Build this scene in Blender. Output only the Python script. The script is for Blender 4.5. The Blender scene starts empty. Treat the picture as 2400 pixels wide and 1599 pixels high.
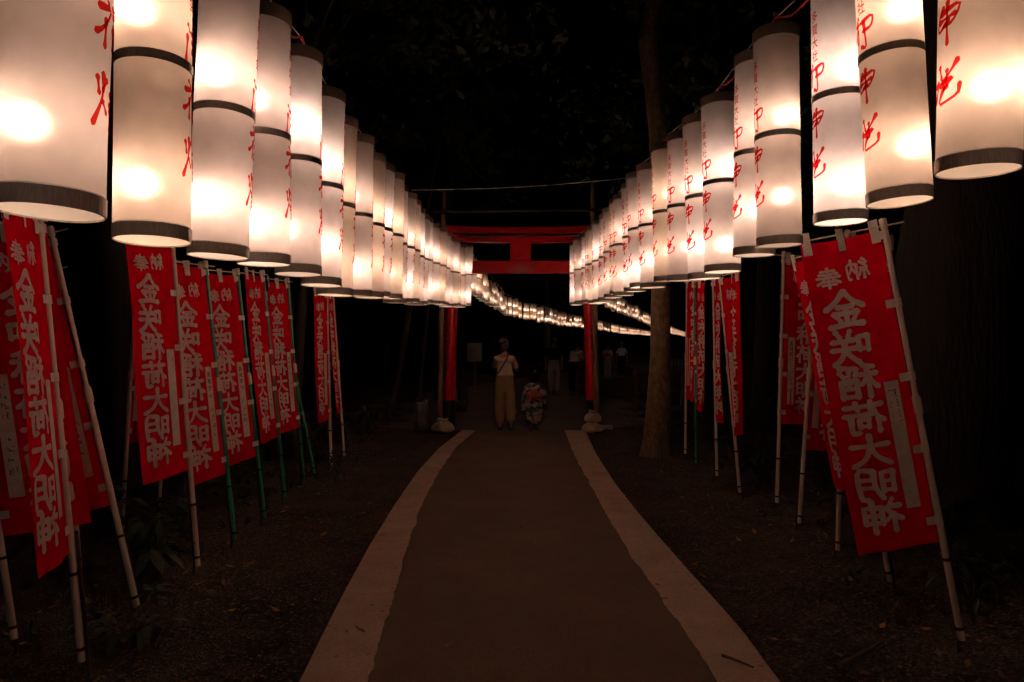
import bpy, bmesh, math, random
from mathutils import Vector, Matrix, noise
R = math.radians
PI = math.pi
rnd = random.Random(7)
sc = bpy.context.scene
C = sc.collection

# ------------------------------------------------------------------ camera, world, exposure
F, CX, HY, EYE = 1600.0, 1200.0, 804.0, 1.6        # 24 mm lens in pixels of the 2400-wide photograph
cam_d = bpy.data.cameras.new('camera')
cam = bpy.data.objects.new('camera', cam_d); C.objects.link(cam)
cam.location = (0, 0, EYE); cam.rotation_euler = (R(90), 0, 0)
cam_d.lens = 24.0; cam_d.sensor_width = 36.0; cam_d.shift_y = 4.5 / 2400
cam_d.clip_start = 0.02; cam_d.clip_end = 2000
sc.camera = cam
w = bpy.data.worlds.new('World'); sc.world = w; w.use_nodes = True
nt = w.node_tree
bg = nt.nodes['Background']; sky = nt.nodes.new('ShaderNodeTexSky'); sky.sky_type = 'NISHITA'
sky.sun_disc = False; sky.sun_elevation = R(-9); sky.sun_rotation = R(200)
nt.links.new(sky.outputs[0], bg.inputs[0]); bg.inputs[1].default_value = 0.05
sc.view_settings.view_transform = 'Standard'; sc.view_settings.look = 'None'
sc.view_settings.exposure = 0.0; sc.view_settings.gamma = 1.0
sc.cycles.use_denoising = True
sc.cycles.max_bounces = 10; sc.cycles.diffuse_bounces = 6; sc.cycles.transmission_bounces = 8
sc.cycles.transparent_max_bounces = 24
sc.cycles.sample_clamp_indirect = 6.0
BULB = 46.0                                         # radiance of a bulb

def at(px, py, Y): return Vector(((px - CX) * Y / F, Y, EYE - (py - HY) * Y / F))
def ground(px, py, z=0.0):
    Y = F * (EYE - z) / (py - HY)
    return Vector(((px - CX) * Y / F, Y, z))

# ------------------------------------------------------------------ materials
def new_mat(name):
    m = bpy.data.materials.new(name); m.use_nodes = True
    n = m.node_tree.nodes; n.clear()
    return m, m.node_tree, n.new('ShaderNodeOutputMaterial')
def pr(name, col, rough=.6, metal=0, noise_scale=0, col2=None, bump=0, bump_scale=60, spec=.5, detail=6, stretch=None, lo=.35, hi=.65):
    m, t, out = new_mat(name)
    b = t.nodes.new('ShaderNodeBsdfPrincipled'); t.links.new(b.outputs[0], out.inputs[0])
    b.inputs['Base Color'].default_value = (*col, 1); b.inputs['Roughness'].default_value = rough
    b.inputs['Metallic'].default_value = metal; b.inputs['Specular IOR Level'].default_value = spec
    tc = t.nodes.new('ShaderNodeTexCoord'); src = tc.outputs['Object']
    if stretch:
        mp = t.nodes.new('ShaderNodeMapping'); mp.inputs['Scale'].default_value = stretch
        t.links.new(src, mp.inputs[0]); src = mp.outputs[0]
    if noise_scale:
        nz = t.nodes.new('ShaderNodeTexNoise'); nz.inputs['Scale'].default_value = noise_scale; nz.inputs['Detail'].default_value = detail
        nz.inputs['Roughness'].default_value = .65
        t.links.new(src, nz.inputs['Vector'])
        r = t.nodes.new('ShaderNodeValToRGB'); r.color_ramp.elements[0].position = lo; r.color_ramp.elements[1].position = hi
        r.color_ramp.elements[0].color = (*col, 1); r.color_ramp.elements[1].color = (*(col2 or col), 1)
        t.links.new(nz.outputs[0], r.inputs[0]); t.links.new(r.outputs[0], b.inputs['Base Color'])
    if bump:
        n2 = t.nodes.new('ShaderNodeTexNoise'); n2.inputs['Scale'].default_value = bump_scale; n2.inputs['Detail'].default_value = 8
        t.links.new(src, n2.inputs['Vector'])
        bp = t.nodes.new('ShaderNodeBump'); bp.inputs['Strength'].default_value = bump; bp.inputs['Distance'].default_value = .02
        t.links.new(n2.outputs[0], bp.inputs['Height']); t.links.new(bp.outputs[0], b.inputs['Normal'])
    return m
def sheer(name, col, trans, fwd=0.0, rough=.5, ior=1.25, diff=.3, tcol=None, var=0):
    """thin translucent sheet: reflects diffusely, lets light through diffusely, and partly straight on"""
    m, t, out = new_mat(name)
    d = t.nodes.new('ShaderNodeBsdfDiffuse'); d.inputs[0].default_value = (*col, 1)
    tr = t.nodes.new('ShaderNodeBsdfTranslucent'); tr.inputs[0].default_value = (*(tcol or col), 1)
    if var:
        tc = t.nodes.new('ShaderNodeTexCoord'); nz = t.nodes.new('ShaderNodeTexNoise'); nz.inputs['Scale'].default_value = var
        nz.inputs['Detail'].default_value = 5; t.links.new(tc.outputs['Object'], nz.inputs['Vector'])
        mr = t.nodes.new('ShaderNodeMapRange'); mr.inputs[1].default_value = .3; mr.inputs[2].default_value = .7
        mr.inputs[3].default_value = .8; mr.inputs[4].default_value = 1.0; t.links.new(nz.outputs[0], mr.inputs[0])
        for s, cc in ((d, col), (tr, tcol or col)):
            mx = t.nodes.new('ShaderNodeVectorMath'); mx.operation = 'SCALE'; mx.inputs[0].default_value = cc
            t.links.new(mr.outputs[0], mx.inputs['Scale']); t.links.new(mx.outputs[0], s.inputs[0])
    mix = t.nodes.new('ShaderNodeMixShader'); mix.inputs[0].default_value = trans
    t.links.new(d.outputs[0], mix.inputs[1]); t.links.new(tr.outputs[0], mix.inputs[2])
    last = mix.outputs[0]
    if fwd:
        g = t.nodes.new('ShaderNodeBsdfRefraction'); g.inputs['Color'].default_value = (*(tcol or col), 1)
        g.inputs['Roughness'].default_value = rough; g.inputs['IOR'].default_value = ior
        m2 = t.nodes.new('ShaderNodeMixShader'); m2.inputs[0].default_value = fwd
        t.links.new(last, m2.inputs[1]); t.links.new(g.outputs[0], m2.inputs[2]); last = m2.outputs[0]
    t.links.new(last, out.inputs[0])
    return m
def dye(name, col):
    m, t, out = new_mat(name)
    a = t.nodes.new('ShaderNodeBsdfTransparent'); a.inputs[0].default_value = (*col, 1)
    d = t.nodes.new('ShaderNodeBsdfDiffuse'); d.inputs[0].default_value = (.6, .03, .03, 1)
    mx = t.nodes.new('ShaderNodeMixShader'); mx.inputs[0].default_value = .12
    t.links.new(a.outputs[0], mx.inputs[1]); t.links.new(d.outputs[0], mx.inputs[2]); t.links.new(mx.outputs[0], out.inputs[0])
    return m
def emit(name, col, s):
    m, t, out = new_mat(name)
    e = t.nodes.new('ShaderNodeEmission'); e.inputs[0].default_value = (*col, 1); e.inputs[1].default_value = s
    t.links.new(e.outputs[0], out.inputs[0]); return m

M = {}
M['paper'] = sheer('lantern_paper', (.40, .345, .315), .60, .13, .80, 1.25, tcol=(.92, .79, .735), var=9)
M['paper_warm'] = sheer('lantern_paper_warm', (.40, .34, .29), .60, .13, .80, 1.25, tcol=(.92, .775, .69), var=9)
M['disc'] = sheer('lantern_base', (.88, .82, .74), .72)
M['metal'] = pr('band_metal', (.82, .74, .66), .26, .5, 40, (.58, .50, .43), stretch=(6, 6, .6))
M['rim'] = pr('rim_metal', (.44, .33, .25), .45, .2, 30, (.56, .44, .34))
M['bulb_white'] = emit('bulb_white', (1, .70, .545), BULB * 1.0)
M['bulb_warm'] = emit('bulb_warm', (1, .66, .46), BULB * .92)
M['bulb_dim'] = emit('bulb_dim', (1, .68, .50), BULB * .66)
M['socket'] = pr('socket', (.05, .04, .035), .5)
M['cable_red'] = pr('cable_red', (.42, .03, .03), .45)
M['wire'] = pr('wire', (.72, .66, .60), .4, .1)
M['ink'] = dye('red_ink', (.80, .035, .03))
M['red_cloth'] = sheer('red_cloth', (.72, .0008, .018), .32, tcol=(.76, .0008, .016), var=14)
M['white_cloth'] = sheer('white_lettering', (.90, .81, .75), .35, tcol=(.92, .83, .74), var=20)
M['strip'] = pr('name_strip', (.80, .72, .64), .9, 0, 25, (.66, .58, .50), spec=.1)
M['tab'] = pr('white_tab', (.84, .76, .68), .9, 0, 30, (.74, .66, .58), spec=.1)
M['black_ink'] = pr('black_ink', (.03, .025, .02), .8)
M['pole_white'] = pr('white_pole', (.82, .72, .63), .38, 0, 6, (.7, .58, .48), stretch=(1, 1, .4))
M['pole_green'] = pr('green_pole', (.02, .26, .15), .38, 0, 8, (.016, .18, .11))
M['rust'] = pr('rusty_iron', (.07, .035, .022), .8, .3, 60, (.035, .02, .014))
M['vermilion'] = pr('vermilion_paint', (.90, .008, .018), .34, 0, 5, (.78, .006, .014), bump=.05, bump_scale=25)
M['black_paint'] = pr('black_paint', (.012, .011, .011), .45, 0, 20, (.02, .018, .017))
M['wood_pole'] = pr('weathered_wood', (.24, .14, .08), .75, 0, 14, (.14, .08, .045), bump=.3, bump_scale=40, stretch=(1, 1, .12))
M['steel_tube'] = pr('rusty_tube', (.16, .11, .08), .5, .6, 25, (.08, .045, .03), stretch=(1, 1, .5))
M['sack'] = pr('sandbag_cloth', (.80, .70, .58), .9, 0, 12, (.60, .50, .40), bump=.4, bump_scale=120, spec=.1)
M['stone'] = pr('stone', (.10, .09, .085), .85, 0, 9, (.06, .055, .05), bump=.6, bump_scale=30)
M['board'] = pr('board_panel', (.30, .29, .33), .5, 0, 8, (.24, .23, .27))
M['rope'] = pr('rope', (.22, .17, .12), .9)
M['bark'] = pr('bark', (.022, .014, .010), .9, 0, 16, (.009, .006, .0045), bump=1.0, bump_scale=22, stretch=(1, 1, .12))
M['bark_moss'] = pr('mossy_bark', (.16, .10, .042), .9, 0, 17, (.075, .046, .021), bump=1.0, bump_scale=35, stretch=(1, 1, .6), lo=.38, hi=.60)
M['bark_thin'] = pr('thin_bark', (.06, .04, .03), .9, 0, 12, (.03, .02, .015), bump=.7, bump_scale=30, stretch=(1, 1, .3))
M['leaf'] = pr('leaf_dark', (.028, .040, .018), .5, 0, 3, (.05, .062, .03), spec=.35)
M['leaf2'] = pr('leaf_mid', (.034, .044, .018), .5, 0, 3, (.022, .03, .013), spec=.35)
M['plant'] = pr('undergrowth_leaf', (.020, .032, .013), .5, 0, 5, (.036, .048, .02), spec=.4)
M['litter'] = pr('leaf_litter_brown', (.10, .055, .028), .8, 0, 7, (.20, .12, .05))
M['litter_y'] = pr('leaf_litter_yellow', (.34, .17, .04), .8, 0, 7, (.24, .10, .03))
M['twig'] = pr('twig', (.13, .085, .055), .85, 0, 30, (.07, .045, .03))
M['skin'] = pr('skin', (.42, .25, .18), .5, spec=.3)
M['hair'] = pr('hair', (.020, .011, .007), .5, 0, 60, (.042, .022, .013), stretch=(1, 1, .2))
M['hair_black'] = pr('hair_black', (.006, .005, .005), .4)
M['shirt'] = pr('cream_shirt', (.78, .66, .53), .9, 0, 6, (.68, .57, .45), bump=.5, bump_scale=9, spec=.1)
M['trousers'] = pr('khaki_trousers', (.42, .285, .155), .9, 0, 6, (.34, .225, .12), bump=.7, bump_scale=10, spec=.1)
M['strap'] = pr('dark_strap', (.02, .012, .012), .6)
M['navy'] = pr('navy_top', (.022, .026, .075), .9, spec=.1)
M['light_trousers'] = pr('pale_trousers', (.42, .39, .50), .9, spec=.1)
M['white_top'] = pr('white_top', (.72, .64, .66), .9, spec=.1)
M['dark_trousers'] = pr('dark_trousers', (.02, .018, .018), .9, spec=.1)
M['obi'] = pr('red_obi', (.50, .05, .05), .6, 0, 22, (.55, .16, .13))
M['sandal'] = pr('sandal', (.03, .015, .012), .6)
M['blue'] = emit('blue_lamp', (.05, .25, 1), 14)
M['picket'] = pr('pale_picket', (.26, .22, .18), .8)
def yukata_mat():
    m, t, out = new_mat('yukata_cloth')
    b = t.nodes.new('ShaderNodeBsdfPrincipled'); t.links.new(b.outputs[0], out.inputs[0]); b.inputs['Roughness'].default_value = .85
    tc = t.nodes.new('ShaderNodeTexCoord'); v = t.nodes.new('ShaderNodeTexVoronoi'); v.inputs['Scale'].default_value = 15
    n = t.nodes.new('ShaderNodeTexNoise'); n.inputs['Scale'].default_value = 14
    mx = t.nodes.new('ShaderNodeMixRGB'); mx.inputs[0].default_value = .12
    t.links.new(tc.outputs['Object'], n.inputs['Vector']); t.links.new(tc.outputs['Object'], mx.inputs[1]); t.links.new(n.outputs['Color'], mx.inputs[2])
    t.links.new(mx.outputs[0], v.inputs['Vector'])
    sp = t.nodes.new('ShaderNodeSeparateColor'); t.links.new(v.outputs['Color'], sp.inputs[0])
    r = t.nodes.new('ShaderNodeValToRGB'); r.color_ramp.interpolation = 'CONSTANT'
    e = r.color_ramp.elements; e[0].position = 0; e[0].color = (.36, .28, .25, 1); e[1].position = .30; e[1].color = (.04, .13, .16, 1)
    for p, c in ((.60, (.48, .24, .22)), (.72, (.02, .045, .05)), (.84, (.50, .38, .26))):
        q = e.new(p); q.color = (*c, 1)
    t.links.new(sp.outputs[0], r.inputs[0]); t.links.new(r.outputs[0], b.inputs['Base Color'])
    return m
M['yukata'] = yukata_mat()
def ground_mat():
    m, t, out = new_mat('forest_soil')
    b = t.nodes.new('ShaderNodeBsdfPrincipled'); t.links.new(b.outputs[0], out.inputs[0]); b.inputs['Roughness'].default_value = .95
    b.inputs['Specular IOR Level'].default_value = .15
    tc = t.nodes.new('ShaderNodeTexCoord')
    n1 = t.nodes.new('ShaderNodeTexNoise'); n1.inputs['Scale'].default_value = 1.3; n1.inputs['Detail'].default_value = 8; n1.inputs['Roughness'].default_value = .7
    n2 = t.nodes.new('ShaderNodeTexNoise'); n2.inputs['Scale'].default_value = 55; n2.inputs['Detail'].default_value = 4
    v = t.nodes.new('ShaderNodeTexVoronoi'); v.inputs['Scale'].default_value = 75
    for q in (n1, n2, v): t.links.new(tc.outputs['Object'], q.inputs['Vector'])
    r1 = t.nodes.new('ShaderNodeValToRGB'); e = r1.color_ramp.elements
    e[0].position = .36; e[0].color = (.040, .025, .017, 1); e[1].position = .66; e[1].color = (.125, .082, .056, 1)
    t.links.new(n1.outputs[0], r1.inputs[0])
    r2 = t.nodes.new('ShaderNodeValToRGB'); e = r2.color_ramp.elements
    e[0].position = .35; e[0].color = (.45, .45, .45, 1); e[1].position = .72; e[1].color = (1.5, 1.45, 1.4, 1)
    t.links.new(n2.outputs[0], r2.inputs[0])
    mu = t.nodes.new('ShaderNodeMixRGB'); mu.blend_type = 'MULTIPLY'; mu.inputs[0].default_value = 1
    t.links.new(r1.outputs[0], mu.inputs[1]); t.links.new(r2.outputs[0], mu.inputs[2])
    sp = t.nodes.new('ShaderNodeSeparateColor'); t.links.new(v.outputs['Color'], sp.inputs[0])
    r3 = t.nodes.new('ShaderNodeValToRGB'); e = r3.color_ramp.elements
    e[0].position = .84; e[0].color = (0, 0, 0, 1); e[1].position = .95; e[1].color = (1, 1, 1, 1)
    t.links.new(sp.outputs[0], r3.inputs[0])
    m3 = t.nodes.new('ShaderNodeMixRGB'); m3.inputs[2].default_value = (.17, .125, .095, 1)
    t.links.new(r3.outputs[0], m3.inputs[0]); t.links.new(mu.outputs[0], m3.inputs[1])
    t.links.new(m3.outputs[0], b.inputs['Base Color'])
    ad = t.nodes.new('ShaderNodeMath'); ad.operation = 'ADD'; t.links.new(n2.outputs[0], ad.inputs[0]); t.links.new(v.outputs['Distance'], ad.inputs[1])
    bp = t.nodes.new('ShaderNodeBump'); bp.inputs['Strength'].default_value = .9; bp.inputs['Distance'].default_value = .025
    t.links.new(ad.outputs[0], bp.inputs['Height']); t.links.new(bp.outputs[0], b.inputs['Normal'])
    return m
M['soil'] = ground_mat()
def speckled(name, c1, c2, s1, cs, ss, thr, bump):
    """base tone with broad mottling, fine grain and dark specks"""
    m, t, out = new_mat(name)
    b = t.nodes.new('ShaderNodeBsdfPrincipled'); t.links.new(b.outputs[0], out.inputs[0]); b.inputs['Roughness'].default_value = .88
    b.inputs['Specular IOR Level'].default_value = .25
    tc = t.nodes.new('ShaderNodeTexCoord')
    n1 = t.nodes.new('ShaderNodeTexNoise'); n1.inputs['Scale'].default_value = s1; n1.inputs['Detail'].default_value = 9; n1.inputs['Roughness'].default_value = .7
    n2 = t.nodes.new('ShaderNodeTexNoise'); n2.inputs['Scale'].default_value = ss; n2.inputs['Detail'].default_value = 3
    n3 = t.nodes.new('ShaderNodeTexNoise'); n3.inputs['Scale'].default_value = 160; n3.inputs['Detail'].default_value = 2
    for q in (n1, n2, n3): t.links.new(tc.outputs['Object'], q.inputs['Vector'])
    r1 = t.nodes.new('ShaderNodeValToRGB'); e = r1.color_ramp.elements
    e[0].position = .3; e[0].color = (*c1, 1); e[1].position = .7; e[1].color = (*c2, 1); t.links.new(n1.outputs[0], r1.inputs[0])
    r2 = t.nodes.new('ShaderNodeValToRGB'); e = r2.color_ramp.elements
    e[0].position = thr; e[0].color = (0, 0, 0, 1); e[1].position = thr + .07; e[1].color = (.8, .8, .8, 1); t.links.new(n2.outputs[0], r2.inputs[0])
    mx = t.nodes.new('ShaderNodeMixRGB'); mx.inputs[2].default_value = (*cs, 1); t.links.new(r2.outputs[0], mx.inputs[0]); t.links.new(r1.outputs[0], mx.inputs[1])
    r3 = t.nodes.new('ShaderNodeValToRGB'); e = r3.color_ramp.elements
    e[0].position = .3; e[0].color = (.72, .72, .72, 1); e[1].position = .7; e[1].color = (1.2, 1.2, 1.2, 1); t.links.new(n3.outputs[0], r3.inputs[0])
    mu = t.nodes.new('ShaderNodeMixRGB'); mu.blend_type = 'MULTIPLY'; mu.inputs[0].default_value = 1
    t.links.new(mx.outputs[0], mu.inputs[1]); t.links.new(r3.outputs[0], mu.inputs[2]); t.links.new(mu.outputs[0], b.inputs['Base Color'])
    bp = t.nodes.new('ShaderNodeBump'); bp.inputs['Strength'].default_value = bump; bp.inputs['Distance'].default_value = .01
    t.links.new(n3.outputs[0], bp.inputs['Height']); t.links.new(bp.outputs[0], b.inputs['Normal'])
    return m
M['asphalt'] = speckled('asphalt_path', (.105, .070, .047), (.165, .112, .078), 1.4, (.22, .155, .11), 70, .70, .6)
M['concrete'] = speckled('concrete_edging', (.52, .385, .285), (.74, .56, .43), 2.6, (.20, .12, .075), 14, .66, .45)
M['gravel_road'] = speckled('gravel_road', (.12, .095, .092), (.18, .145, .14), 1.2, (.26, .21, .20), 60, .64, .8)

def pale_patch_mat():  # vermilion paint with a paler, noise-broken patch at the middle of the tie beam
    m = M['vermilion'].copy(); m.name = 'pale_patch_vermilion_paint'; t = m.node_tree; b = t.nodes['Principled BSDF']; ln = b.inputs['Base Color'].links[0].from_socket
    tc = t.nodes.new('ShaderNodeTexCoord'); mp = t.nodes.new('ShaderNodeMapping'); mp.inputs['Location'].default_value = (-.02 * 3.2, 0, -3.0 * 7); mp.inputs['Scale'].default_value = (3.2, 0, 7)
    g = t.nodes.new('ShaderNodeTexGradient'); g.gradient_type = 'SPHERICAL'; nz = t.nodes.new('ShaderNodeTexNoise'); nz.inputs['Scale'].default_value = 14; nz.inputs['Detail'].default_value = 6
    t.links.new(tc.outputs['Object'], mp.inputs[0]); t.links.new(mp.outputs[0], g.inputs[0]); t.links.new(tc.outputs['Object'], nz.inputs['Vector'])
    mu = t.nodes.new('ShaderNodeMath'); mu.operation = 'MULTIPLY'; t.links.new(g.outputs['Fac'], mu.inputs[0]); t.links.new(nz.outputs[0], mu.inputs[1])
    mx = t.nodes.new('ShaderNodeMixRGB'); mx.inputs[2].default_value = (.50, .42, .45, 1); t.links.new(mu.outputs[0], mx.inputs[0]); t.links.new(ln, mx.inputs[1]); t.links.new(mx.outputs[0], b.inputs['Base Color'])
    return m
M['pale_patch_vermilion'] = pale_patch_mat()

# ------------------------------------------------------------------ builders
def link(name, me, parent=None):
    o = bpy.data.objects.new(name, me); C.objects.link(o)
    if parent is not None: o.parent = parent
    return o
def tag(o, label, cat, group=None, kind=None):
    if label: o['label'] = label
    if cat: o['category'] = cat
    if group: o['group'] = group
    if kind: o['kind'] = kind
    return o
def empty(name, loc, rot=(0, 0, 0)):
    o = bpy.data.objects.new(name, None); C.objects.link(o); o.location = loc; o.rotation_euler = rot
    o.empty_display_size = .1
    return o
class MB:
    def __init__(s): s.v = []; s.f = []; s.mi = []; s.sm = []
    def add(s, vs, fs, mi=0, smooth=False):
        k = len(s.v); s.v += [tuple(p) for p in vs]
        for f in fs: s.f.append(tuple(i + k for i in f)); s.mi.append(mi); s.sm.append(smooth)
    def box(s, c, d, mi=0, rot=None):
        c = Vector(c); vs = []
        for x in (-1, 1):
            for y in (-1, 1):
                for z in (-1, 1):
                    p = Vector((x * d[0] / 2, y * d[1] / 2, z * d[2] / 2))
                    if rot: p = rot @ p
                    vs.append(c + p)
        s.add(vs, [(0, 1, 3, 2), (4, 6, 7, 5), (0, 4, 5, 1), (2, 3, 7, 6), (0, 2, 6, 4), (1, 5, 7, 3)], mi)
    def tube(s, pts, rads, n=8, mi=0, cap=True, smooth=True, jit=0):
        pts = [Vector(p) for p in pts]
        if not hasattr(rads, '__len__'): rads = [rads] * len(pts)
        vs = []; up = Vector((.3, .2, 1)); prev = None
        for i, p in enumerate(pts):
            t = (pts[min(i + 1, len(pts) - 1)] - pts[max(i - 1, 0)])
            t = t.normalized() if t.length > 1e-9 else Vector((0, 0, 1))
            if prev is None:
                a = Vector((1, 0, 0)) if abs(t.x) < .8 else Vector((0, 1, 0))
                u = (a - t * a.dot(t)).normalized()
            else:
                u = (prev - t * prev.dot(t)).normalized()
            prev = u; b = t.cross(u)
            for k in range(n):
                a = 2 * PI * k / n
                r = rads[i]
                if jit: r *= 1 + jit * noise.noise(Vector((math.cos(a) * 1.7, math.sin(a) * 1.7, p.z * 1.1 + p.x)) )
                vs.append(p + (u * math.cos(a) + b * math.sin(a)) * r)
        fs = []
        for i in range(len(pts) - 1):
            for k in range(n):
                fs.append((i * n + k, i * n + (k + 1) % n, (i + 1) * n + (k + 1) % n, (i + 1) * n + k))
        s.add(vs, fs, mi, smooth)
        if cap:
            L = len(pts) - 1
            s.add(vs[:n], [tuple(range(n))[::-1]], mi); s.add(vs[L * n:], [tuple(range(n))], mi)
    def lathe(s, prof, n=32, mi=0, smooth=True, cx=0, cy=0):
        vs = []; fs = []
        for r, z in prof:
            for k in range(n):
                a = 2 * PI * k / n; vs.append((cx + r * math.cos(a), cy + r * math.sin(a), z))
        for i in range(len(prof) - 1):
            for k in range(n):
                fs.append((i * n + k, i * n + (k + 1) % n, (i + 1) * n + (k + 1) % n, (i + 1) * n + k))
        s.add(vs, fs, mi, smooth)
    def ico(s, c, r, sub=1, mi=0, sc3=(1, 1, 1), jit=0, seed=0):
        bm = bmesh.new(); bmesh.ops.create_icosphere(bm, subdivisions=sub, radius=1)
        vs = []
        for v in bm.verts:
            q = v.co.copy(); k = 1 + (jit * noise.noise(q * 2.3 + Vector((seed, seed * .7, 0))) if jit else 0)
            vs.append((c[0] + q.x * r * sc3[0] * k, c[1] + q.y * r * sc3[1] * k, c[2] + q.z * r * sc3[2] * k))
        fs = [tuple(v.index for v in f.verts) for f in bm.faces]; bm.free()
        s.add(vs, fs, mi, True)
    def mesh(s, name, mats):
        me = bpy.data.meshes.new(name); me.from_pydata(s.v, [], s.f)
        for m in (mats if isinstance(mats, (list, tuple)) else [mats]): me.materials.append(m)
        me.polygons.foreach_set('material_index', s.mi); me.polygons.foreach_set('use_smooth', s.sm)
        me.update(); return me
    def build(s, name, mats, parent=None): return link(name, s.mesh(name, mats), parent)

# ------------------------------------------------------------------ brush writing
G = {
'金': [[(50,2),(31,28),(4,47)],[(50,4),(72,28),(97,45)],[(31,44),(69,43)],[(20,61),(80,60)],[(50,44),(50,90)],[(26,68),(34,82)],[(75,66),(66,81)],[(10,93),(50,90),(92,93)]],
'咲': [[(8,25),(10,66)],[(8,26),(33,25),(31,63)],[(10,61),(32,60)],[(50,5),(57,22)],[(85,3),(76,21)],[(44,32),(95,31)],[(40,55),(98,54)],[(68,32),(66,56),(56,78),(38,96)],[(68,57),(80,80),(98,95)]],
'稲': [[(36,5),(8,15)],[(3,34),(45,32)],[(25,13),(25,97)],[(24,37),(16,56),(3,73)],[(28,42),(43,60)],[(91,5),(52,14)],[(53,21),(58,33)],[(70,19),(73,32)],[(93,18),(84,33)],[(55,46),(56,94)],[(55,46),(92,45),(91,93)],[(57,68),(90,67)],[(56,91),(91,90)],[(66,47),(74,56),(84,47)]],
'荷': [[(5,18),(95,17)],[(32,5),(35,29)],[(69,4),(65,28)],[(28,30),(18,52),(3,67)],[(17,56),(18,98)],[(31,43),(98,42)],[(42,56),(44,82)],[(42,57),(66,56),(64,80)],[(44,78),(64,77)],[(84,43),(84,93),(70,95)]],
'大': [[(5,37),(96,34)],[(50,4),(49,36),(37,70),(6,95)],[(50,38),(68,74),(97,93)]],
'明': [[(8,16),(10,78)],[(8,17),(38,16),(37,76)],[(10,45),(36,44)],[(10,73),(37,72)],[(57,8),(56,60),(41,96)],[(57,9),(93,8),(92,91),(79,94)],[(58,35),(91,34)],[(57,60),(91,59)]],
'神': [[(22,3),(30,15)],[(5,27),(42,25),(28,47),(4,67)],[(25,46),(25,98)],[(30,51),(43,63)],[(52,24),(54,73)],[(52,25),(95,23),(93,71)],[(54,48),(93,47)],[(54,70),(93,69)],[(74,3),(74,99)]],
'奉': [[(21,17),(79,16)],[(13,32),(87,31)],[(3,48),(97,47)],[(50,2),(50,50)],[(44,34),(30,58),(5,77)],[(58,37),(72,60),(97,75)],[(29,68),(71,67)],[(22,83),(78,82)],[(50,58),(50,99)]],
'納': [[(26,3),(8,24),(28,26)],[(37,16),(9,49),(38,47)],[(24,49),(24,98)],[(13,60),(4,85)],[(36,58),(44,80)],[(53,26),(53,97)],[(53,27),(94,26),(93,91),(83,96)],[(74,4),(73,40),(59,68)],[(74,43),(87,66)]],
# running-hand characters painted on the lanterns
'right_1': [[(30,0),(12,22)],[(26,14),(22,40),(6,62)],[(22,40),(30,36),(24,76)],[(52,20),(95,12),(90,42),(56,48)],[(60,22),(64,60),(66,98),(44,92)],[(22,26),(44,20)]],
'right_2': [[(40,10),(22,28),(14,58),(28,62),(60,44)],[(30,24),(92,14),(74,50),(44,54)],[(24,42),(80,34)],[(56,0),(54,50),(56,100)]],
'right_3': [[(28,6),(36,36)],[(90,2),(66,28),(40,46)],[(10,50),(24,40),(8,88)],[(30,52),(78,40),(44,64),(58,58)],[(46,60),(28,96),(88,86),(96,62)],[(58,20),(56,46)]],
'left_1': [[(24,4),(34,20)],[(22,34),(14,98)],[(66,4),(64,60),(62,98)],[(44,22),(96,14)],[(48,44),(92,36),(60,58),(48,72)],[(52,64),(88,60),(84,94)]],
'left_2': [[(30,2),(42,14)],[(12,28),(54,24),(26,64),(6,78)],[(34,48),(32,98)],[(62,16),(98,14)],[(66,30),(92,28),(88,48),(68,50)],[(64,58),(66,96)],[(64,58),(97,56),(95,96)],[(66,77),(95,76)],[(66,94),(95,93)]],
'left_3': [[(14,10),(20,38)],[(46,8),(32,30)],[(32,0),(30,44),(6,98)],[(32,52),(46,70)],[(60,32),(96,26)],[(80,4),(76,50)],[(58,52),(98,48)],[(62,62),(64,98)],[(62,62),(94,60),(92,98)],[(64,80),(92,79)],[(64,95),(92,94)]],
}
def crom(pts, n):
    P = [Vector((x, y, 0)) for x, y in pts]
    if len(P) == 2: return [P[0].lerp(P[1], i / (n - 1)) for i in range(n)]
    Q = [P[0] * 2 - P[1]] + P + [P[-1] * 2 - P[-2]]
    out = []; segs = len(P) - 1
    for i in range(n):
        t = i / (n - 1) * segs; k = min(int(t), segs - 1); t -= k
        a, b, c, d = Q[k:k + 4]
        out.append(.5 * ((2 * b) + (c - a) * t + (2 * a - 5 * b + 4 * c - d) * t * t + (3 * b - a - 3 * c + d) * t ** 3))
    return out
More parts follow.
